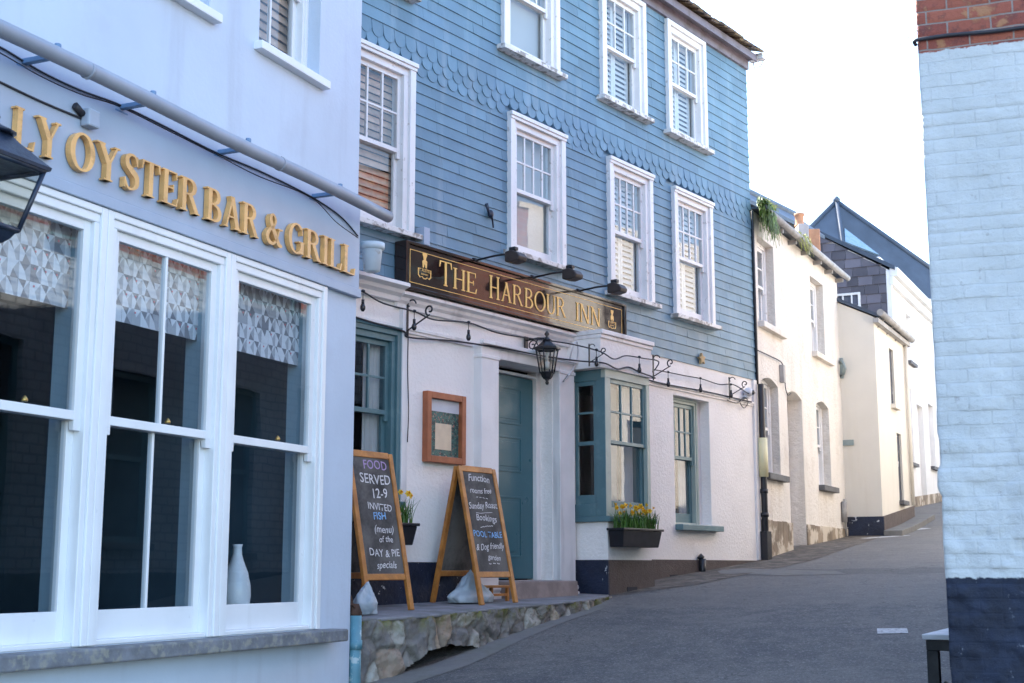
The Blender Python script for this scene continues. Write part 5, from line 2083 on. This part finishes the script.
for h in (uw1, uw2):
    sash_window(wh, h[0] + .002, h[1] - .002, h[2] + .002, h[3] - .002, v=.13, aw=.06, proud=.01, nx=2, ny=2, lnx=2, mf=M['white_wood'], head=False, inner='roller')
    b = MB()
    b.box(h[0] - .04, h[1] + .34, -.09, .2, h[2] - .09, h[2] - .001)
    part('sill', b, M['cream_wall'], wh, bevel=.006)
b = MB()
b.box(ldr[0] + .003, ldr[1] - .003, .235, .275, .1, ldr[3] - .003)
part('door', b, M['white_wood'], wh)
room(wh, .05, WE - .1, .5, 2, -.1, 5.1, M['dark'])
b = MB()
b.hexa([(-.05, -.16, 5.19), (WE + .06, -.16, 5.19), (WE + .06, 5, 5.40), (-.05, 5, 5.40), (-.05, -.16, 5.22), (WE + .06, -.16, 5.22), (WE + .06, 5, 5.46), (-.05, 5, 5.46)])
part('roof', b, M['slate_roof'], wh)
b = MB()
b.tube([(-.05, -.17, 5.20), (2.6, -.17, 5.195), (WE + .14, -.17, 5.19)], .055, 12)
for k in range(7):
    x = .3 + k * .8
    b.box(x - .02, x + .02, -.14, .0, 5.08, 5.15)
part('gutter', b, M['gutter_iron'], wh)
b = MB()
x0 = 1.35
for x, y, z0, z1 in ((1.06, -.04, 2.92, 3.12),):
    b.box(1.12, 1.22, -.07, 0, 2.78, 3.05)
b2 = b
part('meter_box', b2, M['gutter_iron'], wh, bevel=.01)
cable('cable', pxp(WHT, [(757, 350), (770, 356), (781, 362), (784, 370)], .03), .008, M['cable'], WHT, 'dark cable running across the white cottage to its grey box')
cable('cable', pxp(WHT, [(785, 376), (785.5, 388), (788, 395), (791, 393)], .03), .008, M['cable'], WHT, 'dark cable dropping from the grey box to the cottage door')
b = MB()
b.tube([(4.85, -.05, .8), (4.85, -.05, 1.15)], .05, 12)
b.tube([(4.95, -.04, .55), (4.95, -.04, 1.2)], .022, 10)
solo('wall_pipe', b, M['gutter_iron'], WHT, 'short grey pipe and box low on the right end of the white cottage', 'pipe', base=(4.85, -.05, .8))
# chimney on its far end
b = MB()
Y = 23.9
b.box(5.155, 5.34, Y - .3, Y + .3, 4.6, 6.13)
chm = part('chimney', b, M['render_grey'], wh, WLD, bevel=.02)
b = MB()
b.box(5.342, 5.55, Y - .25, Y + .25, 4.6, 6.05)
part('brick_flue', b, M['brick_orange'], chm, WLD, bevel=.02)
b = MB()
b.lathe(5.24, Y, [(.085, 6.13), (.095, 6.17), (.08, 6.19), (.08, 6.34), (.095, 6.35), (.095, 6.39)], 14)
part('chimney_pot', b, M['brick_orange'], chm, WLD)


# ferns and moss on the cottage eaves
def fern(u, v, z, n, ln, hang, seed, label, m, spread=.25):
    rnd = random.Random(seed)
    b = MB()
    for k in range(n):
        az = rnd.uniform(0, 6.28)
        L = ln * rnd.uniform(.5, 1.1)
        p = Vector((u + rnd.uniform(-spread, spread), v + rnd.uniform(-.06, .06), z + rnd.uniform(-.04, .04)))
        d = Vector((math.cos(az) * .6, -abs(math.sin(az)) * .5 - .1, rnd.uniform(.2, 1.0)))
        pts = []
        for i in range(9):
            t = i / 8
            pts.append(p + d * L * t * .6 + Vector((0, 0, -hang * L * t * t)))
        for i in range(1, 9):
            q, o = pts[i], pts[i - 1]
            ax = (q - o).normalized()
            sd = ax.cross(Vector((0, 1, 0)) + Vector((rnd.uniform(-.5, .5), 0, rnd.uniform(-.5, .5)))).normalized()
            w = .085 * (1 - i / 9.5) * (ln / .5)
            for s_ in (-1, 1):
                e = q + sd * s_ * w + ax * .02 + Vector((0, 0, rnd.uniform(-.02, .01)))
                b.face([o, q, e])
    return solo('fern', b, m, WHT, label, 'fern', base=(u, v, z), fix=False)


fern(.16, -.12, 5.28, 230, .40, 1.5, 2, 'long hanging green fern at the left end of the cottage gutter', M['fern'], .26)
fern(.45, -.06, 5.34, 60, .30, .3, 12, 'yellow green tuft growing upright above the hanging fern', M['fern_yellow'], .3)
fern(2.15, -.16, 5.24, 60, .26, 1.1, 5, 'yellowed moss spilling over the middle of the cottage gutter', M['fern_yellow'], .35)
fern(2.9, .5, 5.45, 90, .5, .5, 6, 'bushy green fern growing on the cottage roof before the chimney', M['fern'], .35)

# ================================================================== CREAM HOUSE
cr = thing('cream_house', 'smooth cream house with navy and brown plinth jutting into the lane beyond the white cottage', 'house', CRM, (0, 0, .5))
b = MB()
CL = 2.95
cz = lambda v: 4.42 + .5 * v
cw1 = (1.62, 2.05, 1.25, 2.50)
cw2 = (1.25, 1.66, 3.0, 4.05)
wall(b, 0, CL, -.2, 4.42, [cw1, cw2], depth=.12)
b.face([(0, 0, -.2), (0, 0, 4.42), (0, 2.4, cz(2.4)), (0, 4.8, 4.42), (0, 4.8, -.2)])
b.face([(CL, 0, -.2), (CL, 4.8, -.2), (CL, 4.8, 4.42), (CL, 2.4, cz(2.4)), (CL, 0, 4.42)])
b.face([(0, 4.8, -.2), (0, 4.8, 4.42), (CL, 4.8, 4.42), (CL, 4.8, -.2)])
part('wall', b, M['cream2'], cr)
b = MB()
b.box(-.022, -.002, -.02, 4.8, -.2, .90)
part('plinth', b, M['navy'], cr, label='navy painted gable plinth')
b = MB()
n = 6
for i in range(n):
    x0, x1 = CL * i / n, CL * (i + 1) / n
    z = .90 + .30 * (i + .5) / n
    b.hexa([(x0, -.024, -.2), (x1, -.024, -.2), (x1, 0, -.2), (x0, 0, -.2), (x0, -.024, .90 + .30 * i / n), (x1, -.024, .90 + .30 * (i + 1) / n), (x1, 0, .90 + .30 * (i + 1) / n), (x0, 0, .90 + .30 * i / n)])
part('plinth', b, M['brown_plinth'], cr)
b = MB()
for y0, y1, za, zb in ((-.10, 2.4, 4.40, cz(2.4)), (4.9, 2.4, 4.40, cz(2.4))):
    b.hexa([(-.05, y0, za), (CL + .05, y0, za), (CL + .05, y1, zb), (-.05, y1, zb), (-.05, y0, za + .06), (CL + .05, y0, za + .06), (CL + .05, y1, zb + .06), (-.05, y1, zb + .06)])
part('roof', b, M['slate_roof'], cr)
b = MB()
b.tube([(-.12, -.14, 4.47), (CL, -.14, 4.44)], .06, 12)
b.box(-.10, CL, -.10, .0, 4.30, 4.38)
for x in (.3, 1.1, 1.9, 2.7):
    b.bar((x, -.13, 4.42), (x, .0, 4.27), .025, .025)
part('gutter', b, M['gutter_iron'], cr)
for k, h in enumerate((cw1, cw2)):
    b = MB()
    b.box(h[0] + .003, h[1] - .003, .04, .10, h[2] + .003, h[3] - .003)
    part('window', b, M['navy'], cr)
    b = MB()
    b.box(h[0] - .04, h[1] + .05, -.09, .03, h[2] - .08, h[2] - .001)
    part('sill', b, M['slate_sill'] if k == 0 else M['cream2'], cr, bevel=.005)
b = MB()
b.tube([(.88, -.05, 4.3), (.92, -.05, 3.6), (2.55, -.05, 3.4), (2.6, -.05, 1.3)], .03, 8)
b = MB()
b.tube([(2.70, -.05, 4.35), (2.70, -.05, 1.2)], .035, 8)
part('downpipe', b, M['cream2'], cr)
b = MB()
b.box(-.025, -.003, .44, .69, 2.15, 2.25)
sgn = solo('street_sign', b, M['sign_green'], CRM, 'small grey green sign plate on the gable of the cream house', 'sign', base=(-.02, .56, 2.2), bevel=.003)
bl = thing('bracket_lamp', 'small dark green bracket lamp where the white cottage meets the cream gable', 'lamp', CRM, (-.05, .62, 3.5))
b = MB()
b.tube([(-.005, .62, 3.62), (-.12, .58, 3.66), (-.2, .52, 3.58), (-.19, .50, 3.5), (-.10, .55, 3.42), (-.005, .62, 3.40)], .028, 8)
part('arm', b, M['sign_green'], bl)
b = MB()
b.box(-.03, -.002, .57, .68, 3.35, 3.72)
part('mount', b, M['sign_green'], bl, bevel=.004)
b = MB()
for i in range(8):
    x0, x1 = -.1 + 3.4 * i / 8, -.1 + 3.4 * (i + 1) / 8
    pts = []
    for x, y in ((x0, -.34), (x1, -.34), (x1, -.026), (x0, -.026)):
        w = CRM.w(x, -y, 0)
        pts.append((x, y, road_z(w.x, w.y)))
    b.hexa([(p[0], p[1], p[2] - .1) for p in pts] + [(p[0], p[1], p[2] + .10) for p in pts])
solo('kerb', b, M['concrete'], CRM, 'pale stone kerb along the cream house', kind='structure', bevel=.01)

# ================================================================== TALL WHITE HOUSE with slate hung gable
th = thing('slate_gabled_house', 'tall bright white house with a purple grey slate hung gable beyond the cream house', 'house', WHT, (10.2, 0, 1.0))
TU = 10.2
RV, RZ = 2.3, 7.78
ez = 6.34
gz = lambda v: ez + (RZ - ez) * v / RV if v <= RV else RZ - (RZ - ez) * (v - RV) / RV
td = (12.75, 13.55, 1.40, 3.72)
tw = (11.55, 12.15, 2.3, 4.0)
tw2 = (11.9, 12.6, 4.6, 5.7)
tw3 = (14.3, 15.0, 2.4, 3.9)
b = MB()
wall(b, TU, 26, .6, ez, [td, tw, tw2, tw3], depth=.16)
b.face([(TU, 0, .0), (TU, 0, ez), (TU, RV, RZ), (TU, 2 * RV, ez), (TU, 2 * RV, .0)])
b.face([(26, 0, .0), (26, 2 * RV, 0), (26, 2 * RV, ez), (26, RV, RZ), (26, 0, ez)])
b.face([(TU, 2 * RV, 0), (TU, 2 * RV, ez), (26, 2 * RV, ez), (26, 2 * RV, 0)])
part('wall', b, M['white3'], th)
b = MB()
rnd = random.Random(9)
z = 4.2
while z < RZ:
    v = .05 - rnd.uniform(0, .2)
    while v < 2 * RV:
        w = rnd.uniform(.24, .36)
        a, c = max(v, .06), min(v + w - .006, 2 * RV)
        v += w
        za, zc_ = [max(z + .002, min(z + .215, gz(q) - .012)) for q in (a, c)]
        if c - a > .03 and max(gz(a), gz(c)) > z + .03:
            d = rnd.uniform(0, .006)
            b.hexa([(TU - .032 - d, a, z), (TU - .0, a, z), (TU, c, z), (TU - .032 - d, c, z), (TU - .01 - d, a, za), (TU, a, za), (TU, c, zc_), (TU - .01 - d, c, zc_)])
    z += .205
part('slate_hanging', b, M['slate_hung'], th)
b = MB()
b.box(TU - .04, TU + .05, -.05, .06, .6, ez - .02)
part('corner_strip', b, M['white3'], th, bevel=.01)
b = MB()
for y0, y1, za, zb in ((-.14, RV, ez - .03, RZ), (2 * RV + .1, RV, ez - .03, RZ)):
    b.hexa([(TU - .08, y0, za), (26.1, y0, za), (26.1, y1, zb), (TU - .08, y1, zb), (TU - .08, y0, za + .09), (26.1, y0, za + .09), (26.1, y1, zb + .09), (TU - .08, y1, zb + .09)])
part('roof', b, M['slate_roof'], th)
b = MB()
b.box(TU - .05, 26, -.20, -.02, ez - .16, ez + .03)
b.box(TU - .05, 26, -.10, -.0, ez - .34, ez - .16)
part('cornice', b, M['white3'], th, bevel=.015)
b = MB()
va, vb_ = .62, 1.18
for y0, y1, za, zb in ((va, vb_, 5.28, 5.33), (va, vb_, 5.85, 5.90), (va, va + .05, 5.33, 5.85), (vb_ - .05, vb_, 5.33, 5.85), (.79, .82, 5.33, 5.85), (.98, 1.01, 5.33, 5.85), (va + .05, vb_ - .05, 5.58, 5.61)):
    b.box(TU - .06, TU - .005, y0, y1, za, zb)
gw = part('window', b, M['white_wood'], th)
b = MB()
b.face([(TU - .04, va, 5.3), (TU - .04, vb_, 5.3), (TU - .04, vb_, 5.88), (TU - .04, va, 5.88)])
part('glass', b, M['glass'], gw, fix=False)
for k, h in enumerate((td, tw, tw2, tw3)):
    b = MB()
    b.box(h[0] + .003, h[1] - .003, .11, .15, h[2] + .003, h[3] - .003)
    part('door' if k == 0 else 'window', b, M['white_wood'], th)
    b = MB()
    b.box(h[0] - .06, h[1] + .06, -.09, .1, h[2] - .07, h[2] - .001)
    part('sill', b, M['slate_sill'], th)
b = MB()
for i in range(12):
    x0, x1 = TU + 15.8 * i / 12, TU + 15.8 * (i + 1) / 12
    w0, w1 = WHT.w(x0, 0, 0), WHT.w(x1, 0, 0)
    z0, z1 = road_z(w0.x, w0.y), road_z(w1.x, w1.y)
    b.hexa([(x0, -.03, z0 - .3), (x1, -.03, z1 - .3), (x1, 0, z1 - .3), (x0, 0, z0 - .3), (x0, -.03, z0 + .22), (x1, -.03, z1 + .22), (x1, 0, z1 + .22), (x0, 0, z0 + .22)])
part('plinth', b, M['tan_plinth'], th)
b = MB()
for dv in (0, .25):
    b.tube([(TU + .9 + dv, .5 + dv, 6.5), (TU + .9 + dv, .42 + dv, 6.83), (TU + 1.1 + dv, .4 + dv, 6.86), (TU + 3.5, .4 + dv, 6.86)], .035, 8)
part('roof_pipe', b, M['white_plastic'], th)

# ================================================================== roofs behind
pr = thing('hipped_roof_house', 'big house with a steep blue slate hipped roof rising behind the slate gable', 'house', WLD, (9.4, 36.5, 2))
A = Vector((8.93, 36, 9.96))
Lc, Fc, Rc, Bc = Vector((6.15, 36.2, 7.2)), Vector((8.95, 35.0, 7.2)), Vector((12.65, 36, 7.15)), Vector((10.8, 39.5, 7.2))
b = MB()
for p, q in ((Lc, Fc), (Fc, Rc), (Rc, Bc), (Bc, Lc)):
    b.face([p, q, A])
part('roof', b, M['slate_roof'], pr, fix=True)
b = MB()
for p, q in ((Lc, Fc), (Fc, Rc), (Rc, Bc), (Bc, Lc)):
    b.face([(p.x, p.y, 1), (q.x, q.y, 1), tuple(q), tuple(p)])
part('wall', b, M['white3'], pr)
nrm = (Rc - Fc).cross(A - Fc).normalized()
if nrm.y > 0:
    nrm = -nrm
pts = []
for x, y in ((843.5, 229.5), (844.2, 243), (878, 256)):
    r = ray(x, y)
    pts.append(r * (Fc.dot(nrm) / r.dot(nrm)))
b = MB()
lo = [p + nrm * .01 for p in pts]
hi = [p + nrm * .07 for p in pts]
vs = [b.b.verts.new(p) for p in lo] + [b.b.verts.new(p) for p in hi]
for q in ((0, 1, 2), (3, 5, 4), (0, 3, 4, 1), (1, 4, 5, 2), (2, 5, 3, 0)):
    b.b.faces.new([vs[i] for i in q])
part('skylight', b, M['skylight'], pr)
for p, q in ((A, Fc), (A, Rc), (A, Lc)):
    b = MB()
    b.tube([p + Vector((0, 0, .02)), q + Vector((0, 0, .02))], .07, 8)
    part('ridge_tile', b, M['slate_roof'], pr)
b = MB()
b.lathe(A.x, A.y, [(.09, A.z), (.11, A.z + .08), (.04, A.z + .16)], 10)
part('finial', b, M['slate_roof'], pr)
b = MB()
b.lathe(10.2, 37.2, [(.14, 8.3), (.14, 8.85), (.2, 8.88), (.2, 8.94), (.08, 9.0)], 10)
part('flue', b, M['gutter_iron'], pr)

rw = thing('rear_cottage', 'low cottage with dark blue slate roof behind the white cottage', 'house', WLD, (6, 29, 3))
b = MB()
p0, p1 = Vector((4.97, 27.2, 7.62)), Vector((6.22, 28.9, 7.62))
d = (p1 - p0).normalized()
nn = Vector((d.y, -d.x, 0))
p0 = p0 - d * 3
for s_ in (1, -1):
    hw_, ze = (.7, 7.05) if s_ > 0 else (2.4, 5.9)
    f0, f1 = p0 + nn * s_ * hw_, p1 + nn * s_ * hw_
    b.hexa([Vector((f0.x, f0.y, ze)), Vector((f1.x, f1.y, ze)), p1, p0, Vector((f0.x, f0.y, ze + .08)), Vector((f1.x, f1.y, ze + .08)), p1 + Vector((0, 0, .08)), p0 + Vector((0, 0, .08))])
part('roof', b, M['slate_roof'], rw)
b = MB()
b.tube([p0 + Vector((0, 0, .08)), p1 + Vector((0, 0, .08))], .09, 8)
part('ridge_tile', b, M['slate_roof'], rw)
b = MB()
q = [p0 + nn * .6, p1 + nn * .6 - d * .1, p1 - nn * 2.2 - d * .1, p0 - nn * 2.2]
b.prism_z([(v.x, v.y) for v in q], .0, 5.95)
for e in (p1 - d * .1, p0 + d * .1):
    b.face([(e.x + nn.x * .6, e.y + nn.y * .6, 5.95), (e.x - nn.x * 2.2, e.y - nn.y * 2.2, 5.95), (e.x, e.y, 7.6)])
part('wall', b, M['cream_wall'], rw)

# ================================================================== RIGHT BUILDING (part painted brick)
rb = thing('brick_building', 'brick corner building, white painted above a navy base and raw red brick on top', 'building', RGT, (0, 0, -1.1))
b = MB()
us = [i * .0125 for i in range(0, 81)] + [1.1, 1.4, 2, 3, 5, 7]
zs = [-1.7, -1.5] + [-1.3 + i * .0125 for i in range(0, 373)] + [3.6, 4.2, 5.2, 6.0]
grid = []
for z in zs:
    row = []
    for u in us:
        q = Vector((u, z, 0))
        low = max(0, min(1, (1.3 - z) / 1.6))
        d = .005 * noise.noise(q * 4) + (.003 + .010 * low) * noise.fractal(q * 11, 1.0, 2.0, 4)
        k = math.floor(z / .0765)
        d += (.003 + .004 * low) * (noise.cell(Vector((math.floor((u + (k % 2) * .114) / .228), k, 3))) - .5)
        d -= .006 * max(0, 1 - abs((z / .0765 - k) - .0) / .12) * (1 - .3 * low)
        du = 0
        if u < .12:
            kk = math.floor((z + 1) / .155)
            fz = (z + 1) / .155 - kk
            du = -(.004 + .020 * noise.cell(Vector((kk, 2, 5)))) * min(1, 4 * min(fz, 1 - fz)) ** .5 * max(0, 1 - u / .12) * max(0, min(1, (.9 - z) / .6)) * (1 if z > -.05 else .25)
            du += .004 * (u < .02) * noise.noise(Vector((z * 9, 1, 1)))
            d -= .005 * max(0, 1 - u / .03) ** 2
        if not row:
            row.append(b.b.verts.new((u + du + .045, .40, z)))
            row.append(b.b.verts.new((u + du + .006, .07, z)))
        row.append(b.b.verts.new((u + du, -d, z)))
    grid.append(row)
for j in range(len(zs) - 1):
    for i in range(len(us) + 1):
        f = b.b.faces.new((grid[j][i], grid[j][i + 1], grid[j + 1][i + 1], grid[j + 1][i]))
        f.smooth = True
part('front_wall', b, M['brick'], rb, RGT, fix=False)
b = MB()
hw = [(-3.2, -2.0, -1.0, 2.4), (-5.6, -4.7, .3, 2.3), (-10.2, -8.9, -.5, 2.6), (-7.9, -7.1, .2, 2.4), (-4.4, -3.5, 3.6, 5.1), (-8.9, -7.3, 3.6, 5.3)]
wall(b, -10.9, -.12, -1.7, 6.0, hw, y=.03, depth=.16)
b.face([(-10.9, .03, -1.7), (-10.9, .03, 6), (-10.9, 6, 6), (-10.9, 6, -1.7)])
part('side_wall', b, M['brick_side'], rb, RST)
for k, h in enumerate(hw):
    b = MB()
    if k == 2:
        b.box(h[0] + .003, h[1] - .003, .12, .17, h[2] + .003, h[3] - .003)
        part('door', b, M['navy'], rb, RST)
    else:
        t_ = .07
        b.box(h[0] + .003, h[0] + t_, .1, .17, h[2] + .003, h[3] - .003)
        b.box(h[1] - t_, h[1] - .003, .1, .17, h[2] + .003, h[3] - .003)
        b.box(h[0] + t_, h[1] - t_, .1, .17, h[3] - t_, h[3] - .003)
        b.box(h[0] + t_, h[1] - t_, .1, .17, h[2] + .003, h[2] + t_)
        b.box(h[0] + t_, h[1] - t_, .105, .165, (h[2] + h[3]) / 2 - .03, (h[2] + h[3]) / 2 + .03)
        W = part('window', b, M['teal'], rb, RST)
        b = MB()
        b.box(h[0] + t_, h[1] - t_, .14, .15, h[2] + t_, h[3] - t_)
        part('pane', b, M['dark'], W, RST)
        b = MB()
        b.box(h[0] - .05, h[1] + .05, -.05, .12, h[2] - .08, h[2] - .002)
        part('sill', b, M['slate_sill'], rb, RST)
b = MB()
b.face([tuple(RGT.w(-.02, 0, 6)), tuple(RGT.w(7, 0, 6)), tuple(RGT.w(7, -9, 6)), tuple(RST.w(-10.9, 0, 6))])
part('roof', b, M['slate_roof'], rb, WLD)
pts = []
for k in range(14):
    u = -.01 + 1.2 * k / 13
    pts.append((u, -.016, 2.965 + .004 * math.sin(u * 9) + .006 * noise.noise(Vector((u * 4, 0, 0)))))
cable('cable', [(-.012, .03, 2.955)] + pts, .011, M['cable'], RGT, 'black cable clipped across the red brick just above the white paint')

nh = thing('terrace_house', 'pale rendered house further up the right side of the lane', 'house', RST, (-11, 0, 0))
b = MB()
hh = [(-13.5 - i * 3.2, -12.5 - i * 3.2, z0, z0 + 1.5) for i in range(6) for z0 in (1.0, 3.6)]
wall(b, -32, -10.95, -1, 6.2, hh, y=.3, depth=.15)
b.face([(-10.95, .3, -1), (-10.95, 5, -1), (-10.95, 5, 6.2), (-10.95, .3, 6.2)])
b.face([(-32, .3, 6.2), (-10.95, .3, 6.2), (-10.95, 5, 6.2), (-32, 5, 6.2)])
part('wall', b, M['cream_wall'], nh, RST)
for h in hh:
    b = MB()
    b.box(h[0] + .003, h[1] - .003, .40, .44, h[2] + .003, h[3] - .003)
    part('window', b, M['dark'], nh, RST)

# bench
be = thing('bench', 'black bench with pale weathered seat at the corner of the navy wall', 'bench', RST, (-1.6, -.2, -.95))
b = MB()
b.hexa([(-2.15, -.325, -.425), (-1.08, -.325, -.425), (-1.08, -.03, -.425), (-2.15, -.03, -.425), (-2.15, -.33, -.392), (-1.075, -.33, -.392), (-1.075, -.03, -.39), (-2.15, -.03, -.39)])
part('seat', b, M['bench_top'], be, bevel=.006)
b = MB()
b.box(-2.12, -1.10, -.31, -.05, -.49, -.426)
part('apron', b, M['bench_black'], be, bevel=.005)
for x in (-2.06, -1.14):
    for y in (-.275, -.06):
        b = MB()
        w = RST.w(x, -y, 0)
        b.box(x - .035, x + .035, y - .035, y + .035, road_z(w.x, w.y) - .02, -.49)
        part('leg', b, M['bench_black'], be, bevel=.005)
b = MB()
b.bar((-1.14, -.25, -.72), (-1.14, -.06, -.86), .05, .12)
part('brace', b, M['bench_black'], be)

# overhead wire
a = PUB.w(5.95, .2, 7.42)
c = RGT.w(.0, .0, 3.03)
pts = []
for k in range(13):
    t = k / 12
    p = a.lerp(c, t)
    p.z -= 1.1 * 4 * t * (1 - t) * .35
    pts.append(tuple(p))
cable('overhead_wire', pts, .0022, M['cable'], WLD, 'thin overhead wire sagging across the white sky', 'wire')

# ================================================================== LIGHT, SKY, CAMERA
SUN_AZ, SUN_EL = -45.0, 42.0
world = bpy.data.worlds.new('World')
S.world = world
world.use_nodes = True
nt = world.node_tree
sky = nt.nodes.new('ShaderNodeTexSky')
sky.sky_type = 'NISHITA'
sky.sun_disc = False
sky.sun_elevation = R(SUN_EL)
sky.sun_rotation = R(SUN_AZ)
sky.air_density = 1.0
sky.dust_density = .8
sky.ozone_density = 1.0
bg = nt.nodes['Background']
bg.inputs['Strength'].default_value = .15
nt.links.new(sky.outputs[0], bg.inputs['Color'])
ld = bpy.data.lights.new('sun', 'SUN')
ld.energy = 4.6
ld.angle = R(.5)
ld.color = (1, .93, .82)
lo = bpy.data.objects.new('sun', ld)
COL.objects.link(lo)
sd = Vector((math.sin(R(SUN_AZ)) * math.cos(R(SUN_EL)), math.cos(R(SUN_AZ)) * math.cos(R(SUN_EL)), math.sin(R(SUN_EL))))
lo.rotation_euler = sd.to_track_quat('Z', 'Y').to_euler()
lo.location = (0, 0, 20)

cd = bpy.data.cameras.new('camera')
cd.sensor_width = 36
cd.lens = FPX / 1024 * 36
cd.clip_start = .05
cd.clip_end = 500
cd.dof.use_dof = True
cd.dof.focus_distance = 14.0
cd.dof.aperture_fstop = 5.6
co = bpy.data.objects.new('camera', cd)
COL.objects.link(co)
co.location = (0, 0, 0)
co.rotation_euler = (R(90) + PITCH, 0, 0)
S.camera = co

S.view_settings.view_transform = 'Standard'
S.view_settings.look = 'None'
S.view_settings.exposure = 2.45
S.view_settings.gamma = 1
S.cycles.max_bounces = 8
S.cycles.diffuse_bounces = 4
S.cycles.transparent_max_bounces = 12
S.cycles.use_denoising = True
S.cycles.caustics_reflective = False
S.cycles.caustics_refractive = False
S.cycles.sample_clamp_indirect = 6
